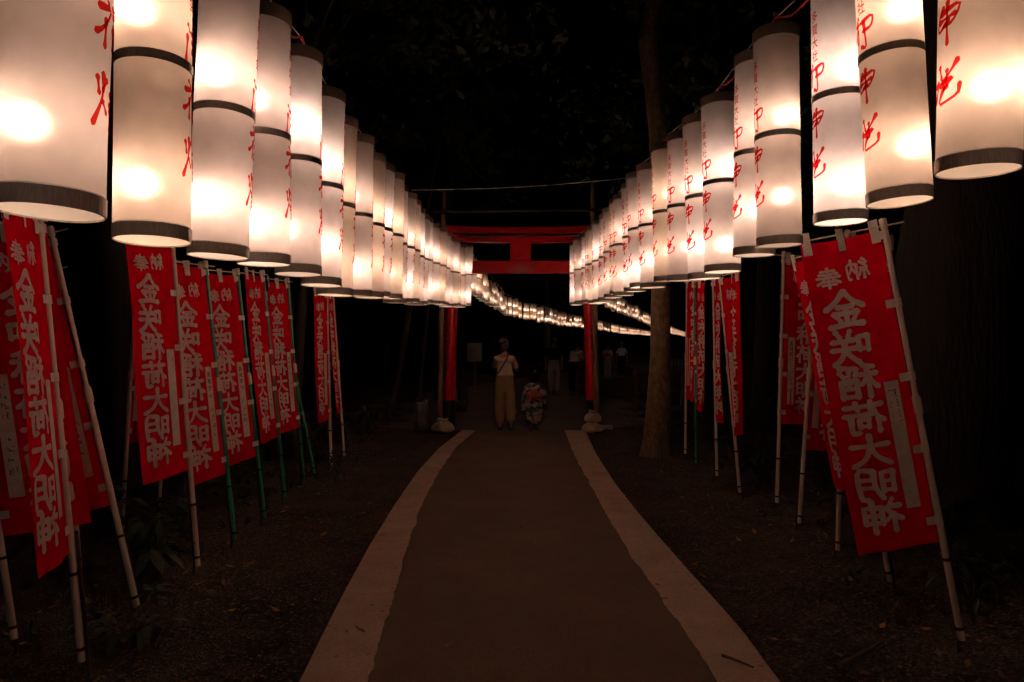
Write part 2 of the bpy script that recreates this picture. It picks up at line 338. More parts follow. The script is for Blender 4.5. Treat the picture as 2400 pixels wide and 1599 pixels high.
def brush(ch, wd, lively=.35, seed=0):
    """strokes of a character as quad strips: a list of (points, quads) in a 0..100 square, y down"""
    rr = random.Random(hash_s(ch) + seed); res = []
    for st in G[ch]:
        sharp = len(st) == 3 and abs(st[0][1] - st[1][1]) < 6 and st[2][1] - st[1][1] > 15   # box corners stay square
        if sharp:
            a = crom(st[:2], 5); b = crom(st[1:], 6); pts = a + b[1:]
        else: pts = crom(st, 9)
        L = sum((pts[i + 1] - pts[i]).length for i in range(len(pts) - 1))
        ws = wd * min(1, .72 + L / 160)
        vs = []; n = len(pts)
        d0 = (pts[1] - pts[0]).normalized(); d1 = (pts[-1] - pts[-2]).normalized()
        seq = [(pts[0] - d0 * ws * .42, .25), (pts[0] - d0 * ws * .25, .72)]
        for i, p in enumerate(pts):
            t = i / (n - 1)
            seq.append((p, 1.0 - lively * math.sin(PI * t) * .7 + lively * .25 * (t < .2) + rr.uniform(-.05, .05)))
        seq += [(pts[-1] + d1 * ws * .25, .66), (pts[-1] + d1 * ws * .45, .2)]
        for i, (p, k) in enumerate(seq):
            q0 = seq[max(i - 1, 0)][0]; q1 = seq[min(i + 1, len(seq) - 1)][0]
            t = (q1 - q0).normalized(); nrm = Vector((-t.y, t.x, 0))
            vs += [p + nrm * ws * k * .5, p - nrm * ws * k * .5]
        res.append(([(v.x, v.y) for v in vs], [(2 * i, 2 * i + 1, 2 * i + 3, 2 * i + 2) for i in range(len(seq) - 1)]))
    return res
def hash_s(s): return sum(ord(c) * 31 for c in s)
_glyph = {}
def glyph(ch):
    """outline of a character in the built-in typeface, as (points, faces) in a 0..100 square, y down"""
    if ch in _glyph: return _glyph[ch]
    cu = bpy.data.curves.new('g', 'FONT'); cu.body = ch; cu.offset = .012; cu.resolution_u = 2
    o = bpy.data.objects.new('g', cu); C.objects.link(o)
    dg = bpy.context.evaluated_depsgraph_get(); dg.update()
    me = bpy.data.meshes.new_from_object(o.evaluated_get(dg))
    vs = [(v.co.x * 100, (.84 - v.co.y) / .92 * 100) for v in me.vertices]; fs = [tuple(p.vertices) for p in me.polygons]
    bpy.data.objects.remove(o); bpy.data.curves.remove(cu); bpy.data.meshes.remove(me)
    _glyph[ch] = (vs, fs); return _glyph[ch]
def scribble(rr):
    """one small handwritten character as a few thin strokes"""
    res = []
    for k in range(rr.randint(4, 6)):
        a = (rr.uniform(10, 90), rr.uniform(8, 92)); an = rr.choice((0, .1, 1.5, 1.6, .8, 2.3)); L = rr.uniform(30, 70)
        b = (min(96, max(4, a[0] + math.cos(an) * L)), min(96, max(4, a[1] + math.sin(an) * L)))
        d = Vector((b[0] - a[0], b[1] - a[1])); d = d.normalized() if d.length > 1 else Vector((1, 0)); nx, ny = -d.y * 5, d.x * 5
        res.append(([(a[0] + nx, a[1] + ny), (a[0] - nx, a[1] - ny), (b[0] + nx * .6, b[1] + ny * .6), (b[0] - nx * .6, b[1] - ny * .6)], [(0, 1, 3, 2)]))
    return res

# ------------------------------------------------------------------ ground, path, road
def soil_z(x, y):
    d = max(0, abs(x) - 1.35)
    k = min(1, d / 1.2)
    return k * (.05 * noise.noise(Vector((x * .9, y * .9, 0))) + .025 * noise.noise(Vector((x * 3, y * 3, 5))) + .03) - .012
def axis_pts(lo, hi, near0, near1, step):
    a = []; x = near0
    while x <= near1 + 1e-6: a.append(x); x += step
    x = near0; s = step
    while x > lo: s *= 1.5; x -= s; a.insert(0, max(x, lo))
    x = a[-1]; s = step
    while x < hi: s *= 1.5; x += s; a.append(min(x, hi))
    return a
xs = axis_pts(-400, 400, -6, 6, .12); ys = axis_pts(-60, 600, 1, 16, .12)
b = MB(); vs = [(x, y, soil_z(x, y)) for y in ys for x in xs]; nx = len(xs)
b.add(vs, [(j * nx + i, j * nx + i + 1, (j + 1) * nx + i + 1, (j + 1) * nx + i) for j in range(len(ys) - 1) for i in range(nx - 1)], 0, True)
tag(b.build('ground', M['soil']), None, None, kind='structure')
K = 2400 / 2353
LO = [(690,1568),(740,1465),(785,1375),(850,1255),(905,1165),(960,1085),(1010,1030),(1062,990)]
LI = [(848,1568),(880,1450),(907,1370),(933,1270),(968,1165),(1010,1085),(1048,1030),(1095,990)]
RI = [(1645,1568),(1570,1450),(1500,1352),(1440,1265),(1393,1185),(1350,1105),(1318,1045),(1297,990)]
RO = [(1790,1568),(1700,1445),(1610,1345),(1530,1255),(1470,1185),(1415,1115),(1370,1045),(1345,990)]
def world_line(L):
    P = [ground(x * K, y * K, .012) for x, y in L]
    d = (P[0] - P[1]); P.insert(0, Vector((P[0].x + .03 * (1 if d.x > 0 else -1), 1.5, .012))); P.insert(0, Vector((P[0].x, -4, .012)))
    return P
def line_x(P, y):
    for i in range(len(P) - 1):
        if P[i].y <= y <= P[i + 1].y:
            t = (y - P[i].y) / (P[i + 1].y - P[i].y); return P[i].x + t * (P[i + 1].x - P[i].x)
    return P[-1].x if y > P[-1].y else P[0].x
wLO, wLI, wRI, wRO = (world_line(L) for L in (LO, LI, RI, RO))
YE = min(p[-1].y for p in (wLO, wLI, wRI, wRO))
def strip(fa, fb, za, y0, y1, step, name, mat, side=.0):
    bb = MB(); n = int((y1 - y0) / step) + 1; va = []
    for i in range(n + 1):
        y = y0 + (y1 - y0) * i / n
        a, c = fa(y), fb(y)
        va += [(a, y, -.06), (a, y, za), (c, y, za), (c, y, -.06)]
    fs = []
    for i in range(n):
        for k in range(3): fs.append((i * 4 + k, i * 4 + k + 1, i * 4 + k + 5, i * 4 + k + 4))
    fs += [(0, 1, 2, 3), (n * 4 + 3, n * 4 + 2, n * 4 + 1, n * 4)]
    bb.add(va, fs); return tag(bb.build(name, mat), None, None, kind='structure')
def wob(y, s): return .018 * noise.noise(Vector((y * 3.1, s, 0))) + .010 * noise.noise(Vector((y * 11, s, 3))) + .005 * noise.noise(Vector((y * 33, s, 9)))
# concrete edging in slabs with open joints; asphalt laid over its inner border
jl = [-4, ground(785 * K, 1372 * K).y, ground(960 * K, 1083 * K).y, YE]
jr = [-4, ground(1600 * K, 1352 * K).y, ground(1440 * K, 1160 * K).y, YE]
for js, fo, fi, sg in ((jl, wLO, wLI, 1), (jr, wRO, wRI, -1)):
    for i in range(len(js) - 1):
        g0 = js[i] + (.008 if i else 0); g1 = js[i + 1] - (.008 if i < len(js) - 2 else 0)
        if sg > 0: strip(lambda y: line_x(fo, y), lambda y: line_x(fi, y) + .05, .022, g0, g1, .15, 'path_edging', M['concrete'])
        else: strip(lambda y: line_x(fi, y) - .05, lambda y: line_x(fo, y), .022, g0, g1, .15, 'path_edging', M['concrete'])
strip(lambda y: line_x(wLI, y) + wob(y, 1), lambda y: line_x(wRI, y) + wob(y, 7), .027, -4, YE + .05, .02, 'path', M['asphalt'])
# gravel crossing beyond the gate, running off to the right
b = MB(); cl = [(-.1, YE), (-.15, 14.5), (-.25, 18), (.2, 23), (1.8, 29), (5, 37), (11, 50), (24, 75), (45, 110)]
hw = [1.6, 4.6, 4.2, 2.6, 2.2, 2.2, 2.4, 2.8, 3]
vs = []; 
for i, (x, y) in enumerate(cl):
    for k in range(9): 
        u = k / 8 * 2 - 1; vs.append((x + u * hw[i] * (1 + .08 * noise.noise(Vector((x, y, u * 3)))), y + (0 if i == 0 else .3 * u), .020))
b.add(vs, [(i * 9 + k, i * 9 + k + 1, i * 9 + k + 10, i * 9 + k + 9) for i in range(len(cl) - 1) for k in range(8)])
tag(b.build('gravel_road', M['gravel_road']), None, None, kind='structure')
b = MB(); p = ground(1405, 1008); b.box((p.x, 12.62, .03), (.5, .09, .1)); 

tag(b.build('kerb', M['concrete']), None, None, kind='structure')

# ------------------------------------------------------------------ lanterns
H, RAD = 1.05, .105
Z_MID = .505 * H
def shell_mesh(name, mat, n=48, h=H, r=RAD, seed=0):
    mb = MB(); zs = [.042 + .914 * i / 24 for i in range(25)]; mb.lathe([(r, z * h) for z in zs], n)
    for i, v in enumerate(mb.v):
        a = math.atan2(v[1], v[0]); e = min(1, min(abs(v[2] - z) for z in (.045 * h, .505 * h, .955 * h)) / .12)
        k = 1 + e * (.022 * noise.noise(Vector((math.cos(a) * 1.3, math.sin(a) * 1.3, v[2] * 3.2 + seed))) - .006) + (.0018 / r if abs(a - 2.3) < .12 else 0)
        mb.v[i] = (v[0] * k, v[1] * k, v[2])
    return mb.mesh(name, mat)
def ring_mesh(name, mat, z0, z1, r, n=40, t=.004):
    mb = MB(); mb.lathe([(r - t, z0), (r, z0), (r, z0), (r, z1), (r, z1), (r - t, z1), (r - t, z0)], n, smooth=True)
    me = mb.mesh(name, mat); return me
ME = {}
for q_ in range(3):
    ME['paper%d' % q_] = shell_mesh('paper_shell', M['paper'], seed=q_ * 7); ME['paper_warm%d' % q_] = shell_mesh('paper_shell', M['paper_warm'], seed=q_ * 9 + 3)
ME['top'] = ring_mesh('top_rim', M['rim'], .948 * H, H, RAD * 1.045, t=.008)
ME['mid'] = ring_mesh('middle_band', M['metal'], Z_MID - .0135, Z_MID + .0135, RAD + .003)
ME['bot'] = ring_mesh('bottom_rim', M['metal'], 0, .040, RAD + .003)
mb = MB(); mb.lathe([(.0005, .004), (RAD * .5, .004), (RAD - .002, .004)], 40); ME['disc'] = mb.mesh('base_disc', M['disc'])
M['bulb_soft'] = emit('bulb_soft', (1, .69, .54), BULB * .78)
M['bulb_strong'] = emit('bulb_strong', (1, .75, .62), BULB * 1.3)
for k in ('bulb_white', 'bulb_warm', 'bulb_dim', 'bulb_soft', 'bulb_strong'):
    mb = MB(); mb.ico((0, 0, 0), .034, 2, sc3=(1, 1, 1.15)); ME[k] = mb.mesh('light_bulb', M[k])
mb = MB(); mb.tube([(0, 0, .028), (0, 0, .05), (0, 0, .085)], [.016, .018, .014], 10); ME['socket'] = mb.mesh('socket', M['socket'])
mb = MB(); mb.tube([(-.03, .0, .30 * H), (-.022, .01, .45 * H), (-.03, 0, .60 * H)], .004, 6, cap=False)
mb.tube([(-.03, 0, .72 * H), (-.01, .01, .85 * H), (.0, 0, H + .05)], .004, 6, cap=False); ME['cord'] = mb.mesh('power_cord', M['socket'])
mb = MB()
for q_ in (-1, 1): mb.tube([(0, q_ * RAD * .95, H - .012), (0, q_ * .05, H + .035), (0, q_ * .012, H + .075), (.004, 0, H + .092)], .0016, 5, cap=False)
mb.tube([(.009 * math.cos(a), 0, H + .083 + .010 * math.sin(a)) for a in [2 * PI * i / 10 for i in range(11)]], .002, 5, cap=False); ME['hanger'] = mb.mesh('wire_hanger', M['steel_tube'])
def inscription(chars, smalls):
    out = []
    def put(polys, zc, hh, ww):
        mb = MB(); k = 0
        for vs, fs in polys:
            q = []
            r = RAD + .0022 + k * .00012; k += 1
            for x, y in vs:
                a = (x / 100 - .5) * ww / RAD           # text reads left to right seen from +x
                q.append((r * math.cos(a), r * math.sin(a), zc + (.5 - y / 100) * hh))
            mb.add(q, fs)
        out.append(mb.mesh('painted_character', M['ink']))
    for ch, z in smalls: put([glyph(ch)], z * H, .046, .040)
    for ch, z in chars: put(brush(ch, 14.5, .7), z * H, .118, .098)
    return out
ME['ink_L'] = inscription([('left_1', .575), ('left_2', .41), ('left_3', .24)], [('萬', .83), ('灯', .762), ('会', .695)])
ME['ink_R'] = inscription([('right_1', .585), ('right_2', .40), ('right_3', .237)], [('多', .83), ('賀', .778), ('大', .725), ('社', .672)])

LEFT = [(1.5,-1.015,1.885),(2.05,-1.08,1.905),(2.52,-1.085,1.918),(2.85,-1.035,1.927),(3.22,-1.02,1.93),(3.68,-1.026,1.894),
        (4.05,-1.04,1.905),(4.54,-1.05,1.92),(5.02,-1.05,1.945),(5.4,-1.06,1.955),(5.77,-1.045,1.965),(6.17,-1.057,1.978),(6.62,-1.06,2.0),
        (7.05,-1.07,2.02),(7.5,-1.08,2.04),(8.02,-1.09,2.065),(8.57,-1.10,2.087),(9.05,-1.06,2.11),(9.5,-1.045,2.13),(9.93,-1.03,2.147),(10.37,-1.01,2.164),
        (10.75,-.97,2.18),(11.1,-.93,2.20),(11.45,-.87,2.22),(11.8,-.83,2.236)]
RIGHT = [(1.98,1.35,2.097),(2.45,1.39,2.104),(2.92,1.405,2.115),(3.36,1.315,2.079),(3.62,1.295,2.048),(4.1,1.276,2.05),(4.45,1.257,2.025),(4.93,1.226,2.047),
         (5.3,1.21,2.055),(5.85,1.21,2.054),(6.27,1.2,2.09),(6.69,1.19,2.10),(7.18,1.185,2.11),(7.55,1.18,2.115),(8.0,1.18,2.115),(8.4,1.165,2.12),(8.8,1.155,2.135),
         (9.3,1.15,2.15),(9.8,1.17,2.19),(10.5,1.16,2.22),(10.95,1.10,2.23),(11.5,1.08,2.25)]
WARM_L = {1: 'bulb_warm', 6: 'bulb_warm', 8: 'bulb_warm', 10: 'bulb_warm', 13: 'bulb_warm', 0: 'bulb_dim', 18: 'bulb_warm', 22: 'bulb_warm'}
WARM_R = {0: 'bulb_warm', 1: 'bulb_warm', 8: 'bulb_warm', 13: 'bulb_warm', 3: 'bulb_dim', 17: 'bulb_warm', 20: 'bulb_dim'}
ORD = ['first', 'second', 'third', 'fourth', 'fifth', 'sixth', 'seventh', 'eighth', 'ninth', 'tenth', 'eleventh', 'twelfth', 'thirteenth', 'fourteenth', 'fifteenth',
       'sixteenth', 'seventeenth', 'eighteenth', 'nineteenth', 'twentieth', 'twenty-first', 'twenty-second', 'twenty-third', 'twenty-fourth', 'twenty-fifth']
TOPS = {'L': [], 'R': []}
def lantern(i, X, Y, Z, side):
    warm = (WARM_L if side == 'L' else WARM_R).get(i, 'bulb_white')
    rz = R(rnd.uniform(4, 18)) if side == 'L' else PI + R(rnd.uniform(-14, 2))
    if side == 'R': rz += R(19)
    if i > 3: X += rnd.uniform(-.014, .014); Z += rnd.uniform(-.028, .028)
    t = empty('paper_lantern', (X, Y, Z), (R(rnd.uniform(-2.2, 2.2)), R(rnd.uniform(-.4, 2.4)), rz))
    row = 'left' if side == 'L' else 'right'
    glow = {'bulb_white': 'bright white', 'bulb_warm': 'warm yellowish', 'bulb_dim': 'dim pinkish'}[warm]
    n = len(LEFT if side == 'L' else RIGHT)
    if i < 0: lab = '%s paper lantern of the %s row hanging beside or behind the camera' % (glow, row)
    elif i == 0: lab = 'large %s paper lantern nearest the camera in the %s row, top cut off' % (glow, row)
    elif i == n - 1: lab = 'last %s paper lantern of the %s row, right before the red gate' % (glow, row)
    else: lab = '%s paper lantern, %s from the camera in the hanging %s row' % (glow, ORD[i], row)
    tag(t, lab, 'lantern', 'tall paper lanterns in the %s row' % row)
    link('paper_shell', ME[('paper_warm' if warm == 'bulb_warm' else 'paper') + str(i % 3)], t)
    link('top_rim', ME['top'], t); link('middle_band', ME['mid'], t); link('bottom_rim', ME['bot'], t)
    link('base_disc', ME['disc'], t)
    for m_ in ME['ink_' + side]: link('painted_character', m_, t)
    link('power_cord', ME['cord'], t); link('wire_hanger', ME['hanger'], t)
    for zb in (.195, .625):
        bo = link('light_bulb', ME[warm if warm != 'bulb_white' else rnd.choice(('bulb_white', 'bulb_soft', 'bulb_strong', 'bulb_white'))], t)
        bo.location = (-.030 + rnd.uniform(-.018, .018), rnd.uniform(-.03, .02), (zb + rnd.uniform(-.04, .04)) * H)
        link('socket', ME['socket'], bo)
    if i >= 0: TOPS[side].append(Vector((X, Y, Z + H)))
for i, (Y, X, Z) in enumerate(LEFT): lantern(i, X, Y, Z, 'L')
BEHIND = [(-1.03, .95, 1.88, 'L'), (-1.05, .45, 1.875, 'L'), (-1.04, -.05, 1.87, 'L'), (-1.04, -.6, 1.865, 'L'), (-1.04, -1.2, 1.86, 'L'),
          (1.36, 1.45, 2.09, 'R'), (1.37, .95, 2.085, 'R'), (1.36, .45, 2.08, 'R'), (1.36, -.05, 2.075, 'R'), (1.36, -.6, 2.07, 'R'), (1.36, -1.2, 2.065, 'R')]
for i, (Y, X, Z) in enumerate(RIGHT): lantern(i, X, Y, Z, 'R')

for X, Y, Z, side in BEHIND: lantern(-1, X, Y, Z, side)

# small far lanterns beyond the gate
FH, FR = .735, .074
def far_mesh(kind, zs=(.15, .44)):
    mb = MB(); n = 16
    mb.lathe([(FR, .04), (FR, .35), (FR, .70)], n, 0)
    mb.lathe([(FR * 1.06, .69), (FR * 1.06, FH)], n, 2); mb.lathe([(FR * 1.03, .36), (FR * 1.03, .385)], n, 1)
    mb.lathe([(FR * 1.03, 0), (FR * 1.03, .045)], n, 1); mb.lathe([(.0005, .003), (FR, .003)], n, 0)
    for zb in zs: mb.ico((-.012, -.01, zb), .024, 1, 3, (1, 1, 1.2))
    return mb.mesh('far_lantern', [M['paper'], M['metal'], M['rim'], M[kind]])
for k_ in ('white', 'warm', 'dim'):
    M['far_' + k_] = emit('far_bulb_' + k_, {'white': (1, .70, .50), 'warm': (1, .60, .34), 'dim': (1, .64, .44)}[k_], BULB * {'white': .74, 'warm': .56, 'dim': .30}[k_])
FM = [far_mesh('far_white'), far_mesh('far_warm'), far_mesh('far_dim'), far_mesh('far_white', (.17,))]
FL = [(1106,686,88,0),(1114,690,80,0),(1127,699,73,1),(1147,712,64,1),(1166,723,53,1),(1186,737,44,.5),(1230,748,40,0),(1281,758,36,0),(1325,765,30,0),(1366,769,26,0),(1410,774,21,0),(1460,783,18,0),(1526,787,11.5,0)]
FRR = [(1358,707,95,0),(1372,708,75,0),(1392,708,55,0),(1407,712,43,1),(1432,725,39,.4),(1455,733,35,0),(1490,747,30,0),(1515,758,26,0),(1530,767,22,0),(1575,783,17,0),(1600,788,11.5,0),(1622,790,9,0)]
def world_far(L): return [(at(x, y, F * FH / h), tl) for x, y, h, tl in L]
def resample(P, gap0, gap1):
    out = []; d = 0
    for i in range(len(P) - 1):
        (a, ta), (c, tc) = P[i], P[i + 1]; L = (c - a).length; 
        while d < L:
            k = d / L; p = a.lerp(c, k); out.append((p, ta + (tc - ta) * k, (c - a).normalized())); d += gap0 + (gap1 - gap0) * min(1, max(0, (p.y - 25) / 70))
        d -= L
    return out
FTOP = {}
for nm, L, lab, grp in (('L', FL, 'small glowing lantern far beyond the red gate, in the long lower string bending right', 'far lanterns of the long lower string'),
                        ('R', FRR, 'small glowing lantern far beyond the red gate, in the short upper string by the tree', 'far lanterns of the short upper string')):
    FTOP[nm] = []
    for p, tl, d in resample(world_far(L), .50, 1.0):
        o = link('paper_lantern', FM[rnd.choice((0, 3, 1, 0, 2, 1, 3))]); o.location = p + Vector((rnd.uniform(-.05, .05), rnd.uniform(-.05, .05), rnd.uniform(-.05, .05)))
        o.rotation_euler = (R(rnd.uniform(-3, 3)), R(-9 * tl + rnd.uniform(-3, 3)), R(rnd.uniform(-40, 40)))
        tag(o, lab, 'lantern', grp); FTOP[nm].append(p + Vector((0, 0, FH + .05)))
# suspension wires and the red supply cables
for side in 'LR':
    P = [q + Vector((0, 0, .085)) for q in TOPS[side]]
    first = Vector((P[0].x, -1.5, P[0].z - .04)); Q = [first] + P
    mb = MB(); mb.tube(Q + [FTOP[side][0]], .0028, 5, cap=False)
    tag(mb.build('suspension_wire', M['wire']), 'thin taut wire carrying the %s row of tall paper lanterns' % ('left' if side == 'L' else 'right'), 'wire')
    mb = MB(); C2 = []
    for i in range(len(Q) - 1):
        for k in range(6):
            t = k / 6; p = Q[i].lerp(Q[i + 1], t); C2.append(p + Vector((.02 * math.sin(9 * i + t * 6), 0, -.015 - .06 * math.sin(PI * t))))
    mb.tube(C2, .0055, 6, cap=False)
    tag(mb.build('power_cable', M['cable_red']), 'sagging red power cable along the tops of the %s lantern row' % ('left' if side == 'L' else 'right'), 'cable')
    mb = MB(); mb.tube(FTOP[side], .004, 4, cap=False)
    tag(mb.build('suspension_wire', M['wire']), 'wire of the %s string of small lanterns beyond the gate' % ('long lower' if side == 'L' else 'short upper'), 'wire')
mb = MB(); a = at(964, 446, 6.7); c = at(1475, 417, 7.0)
mb.tube([a.lerp(c, i / 12) + Vector((0, 0, -.03 * math.sin(PI * i / 12))) for i in range(13)], .0045, 6, cap=False)
tag(mb.build('cross_wire', M['wire']), 'pale rope stretched across the path high up between both lantern rows', 'rope')

# ------------------------------------------------------------------ torii gate and its scaffold
GY = 13.1
g0 = (1200 + 13) ; gx = (1220 - CX) * GY / F
def gate():
    t = empty('torii_gate', (gx, GY, 0))
    tag(t, 'vermilion wooden shrine gate with black column feet standing over the path', 'gate')
    for s in (-1, 1):
        top = s * 1.295; bot = s * 1.375
        mb = MB(); mb.tube([(bot + (top - bot) * k, 0, .5 + (3.52 - .5) * k) for k in (0, .25, .5, .75, 1)], [.122, .122, .12, .118, .116], 24)
        col = mb.build('column', M['vermilion'], t)
        mb = MB(); mb.tube([(bot - s * -.0, 0, -.1), (bot, 0, .25), (bot, 0, .51)], .128, 24); mb.build('column_foot', M['black_paint'], t)
        # black characters down the column, facing the camera
        mb = MB(); chars = '東和陶器有限会社' if s < 0 else '奉納多賀大社氏子'
        for i, ch in enumerate(chars):
            z = 1.83 - i * .1; k = (z - .5) / 3.02; cx = bot + (top - bot) * k
            vs, fs = glyph(ch); q = []
            for x, y in vs:
                a = (-PI / 2) + ((x / 100 - .5) * .085 + (-.045 if s < 0 else .02)) / .122
                q.append((cx + .1235 * math.cos(a), .1235 * math.sin(a), z + (.5 - y / 100) * .085))
            mb.add(q, fs)
        mb.build('column_writing', M['black_ink'], t)
    mb = MB(); mb.box((0, 0, 3.05), (3.2, .15, .235)); o = mb.build('tie_beam', M['pale_patch_vermilion'], t)
    mb = MB(); mb.box((0, -.02, 3.39), (.40, .14, .44)); mb.box((0, -.10, 3.41), (.26, .03, .40)); mb.build('centre_strut', M['vermilion'], t)
    def beam(name, z0, h, d, half, rise, mat):
        bb = MB(); n = 24; va = []
        for i in range(n + 1):
            u = i / n * 2 - 1; x = u * half; up = rise * abs(u) ** 2.4
            va += [(x, -d / 2, z0 + up), (x, d / 2, z0 + up), (x, d / 2, z0 + h + up), (x, -d / 2, z0 + h + up)]
        fs = []
        for i in range(n):
            for k in range(4): fs.append((i * 4 + k, i * 4 + 4 + k, i * 4 + 4 + (k + 1) % 4, i * 4 + (k + 1) % 4))
        fs += [(0, 1, 2, 3), (n * 4 + 3, n * 4 + 2, n * 4 + 1, n * 4)]
        bb.add(va, fs); return bb.build(name, mat, t)
    beam('lower_lintel', 3.52, .13, .20, 1.75, .05, M['vermilion'])
    beam('lintel_gap_board', 3.653, .022, .16, 1.78, .05, M['black_paint'])
    beam('top_lintel', 3.68, .12, .28, 1.95, .07, M['vermilion'])
    beam('roof_board', 3.803, .02, .34, 2.0, .07, M['black_paint'])
    for ch in t.children:
        if ch.name.startswith(('tie', 'centre', 'lower', 'top_l')):
            m = ch.modifiers.new('bevel', 'BEVEL'); m.width = .008; m.segments = 2
gate()
sy = 12.5
for px0, px1, ptop, side in ((1030, 1040, 450, 'left'), (1400, 1388, 430, 'right')):
    p0 = at(px0, 1000, sy); p1 = at(px1, ptop, sy); p0.z = -.05
    mb = MB(); mb.tube([p0.lerp(p1, k / 10) for k in range(11)], [.058 - .018 * k / 10 for k in range(11)], 14, jit=.08)
    tag(mb.build('scaffold_pole', M['wood_pole']), 'tall weathered brown post with sandbag foot in front of the %s gate column' % side, 'post')
for (xa, ya, xb, yb, Y, r, lab) in ((1015, 497, 1432, 492, 12.42, .024, 'rusty horizontal tube tied high across both scaffold posts above the gate'),
                                   (1075, 553, 1385, 551, 12.40, .021, 'thin rusty tube lying level with the gate top lintel')):
    a, c = at(xa, ya, Y), at(xb, yb, Y); mb = MB()
    mb.tube([a.lerp(c, k / 10) + Vector((0, 0, .006 * math.sin(k * 2.2))) for k in range(11)], r, 10)
    for px in (1040, 1390):
        q = a.lerp(c, (px - xa) / (xb - xa)); mb.tube([q - Vector((.035, 0, 0)), q + Vector((.035, 0, 0))], r * 1.7, 10)
    tag(mb.build('scaffold_tube', M['steel_tube']), lab, 'pipe')
def sandbag(c, r, h, seed, lab):
    mb = MB(); n = 28; prof = [(.60, 0), (.95, .08), (1.0, .25), (.92, .45), (.70, .66), (.44, .80), (.36, .87), (.50, .95), (.46, 1.0), (.30, .97)]
    vs = []
    for pr_, z in prof:
        for k in range(n):
            a = 2 * PI * k / n
            rr = pr_ * r * (1 + .10 * noise.noise(Vector((math.cos(a) * 1.5 + seed, math.sin(a) * 1.5, z * 2))) + (.075 if z > .4 else .03) * math.sin(a * 9 + seed + z * 5) + .05 * noise.noise(Vector((math.cos(a) * 4, math.sin(a) * 4 + seed, z * 5))))
            vs.append((c[0] + rr * math.cos(a) * 1.12, c[1] + rr * math.sin(a), c[2] + z * h + .012 * math.sin(a * 3 + seed)))
    fs = [(i * n + k, i * n + (k + 1) % n, (i + 1) * n + (k + 1) % n, (i + 1) * n + k) for i in range(len(prof) - 1) for k in range(n)]
    fs.append(tuple((len(prof) - 1) * n + k for k in range(n)))
    mb.add(vs, fs, 0, True)
    o = empty('sandbag', c); 
    ob = mb.mesh('sack', M['sack']); so = link('sack', ob, o); so.location = -Vector(c)
    m2 = MB(); m2.tube([(.40 * r * 1.12 * math.cos(a), .40 * r * math.sin(a), .85 * h) for a in [2 * PI * k / 20 for k in range(21)]], .008, 6, cap=False)
    m2.build('tie_cord', M['rope'], o)
    tag(o, lab, 'sandbag')
p = ground(1030, 1022); sandbag((p.x, sy - .22, 0), .185, .24, 1.0, 'pale tied sandbag lying at the foot of the left scaffold post')
p = ground(1397, 1022); sandbag((p.x, sy - .22, 0), .17, .21, 4.0, 'lower pale sandbag at the foot of the right scaffold post')
sandbag((p.x + .01, sy - .20, .185), .135, .20, 7.0, 'upper pale sandbag stacked against the right scaffold post')

# ------------------------------------------------------------------ prayer banners
BW, BH = .42, 1.58
def make_sheet():
    from mathutils.geometry import delaunay_2d_cdt
    asp = BH / BW; P = []; Fc = []
    lay = [('奉', .74, .118, .30, .067), ('納', .36, .105, .29, .067)] + [(c, .605, v, .50, h) for c, v, h in
          zip('金咲稲荷大明神', (.225, .345, .457, .571, .679, .786, .888), (.120, .112, .112, .106, .106, .102, .106))]
    for ch, u0, v0, wu, hv in lay:
        for vs, fs in brush(ch, 16.5 if wu > .4 else 14, .3):
            k = len(P); P += [Vector((u0 + (x / 100 - .5) * wu, (v0 + (y / 100 - .5) * hv) * asp)) for x, y in vs]
            Fc += [tuple(i + k for i in f) for f in fs]
    nu, nv = 18, 60
    for j in range(nv + 1):
        for i in range(nu + 1): P.append(Vector((i / nu, j / nv * asp)))
    Ed = sorted({tuple(sorted((f[i], f[(i + 1) % 4]))) for f in Fc for i in range(4)})
    V, E_, T, ov, oe, of = delaunay_2d_cdt(P, Ed, [], 0, 1e-5)
    tri = []
    for f in Fc:
        for q in ((f[0], f[1], f[2]), (f[0], f[2], f[3]), (f[0], f[1], f[3]), (f[1], f[2], f[3])):
            a_, b_, c_ = (P[i] for i in q); tri.append((min(a_.x, b_.x, c_.x), max(a_.x, b_.x, c_.x), min(a_.y, b_.y, c_.y), max(a_.y, b_.y, c_.y), a_, b_, c_))
    red = []; white = []
    def inside(x, y):
        for x0, x1, y0, y1, a_, b_, c_ in tri:
            if x < x0 or x > x1 or y < y0 or y > y1: continue
            d1 = (b_.x - a_.x) * (y - a_.y) - (b_.y - a_.y) * (x - a_.x); d2 = (c_.x - b_.x) * (y - b_.y) - (c_.y - b_.y) * (x - b_.x); d3 = (a_.x - c_.x) * (y - c_.y) - (a_.y - c_.y) * (x - c_.x)
            if (d1 >= 0 and d2 >= 0 and d3 >= 0) or (d1 <= 0 and d2 <= 0 and d3 <= 0): return True
        return False
    for t in T:
        x = sum(V[i].x for i in t) / len(t); y = sum(V[i].y for i in t) / len(t)
        (white if inside(x, y) else red).append(tuple(t))
    return [(v.x, v.y / asp) for v in V], red, white
SHEET = make_sheet()
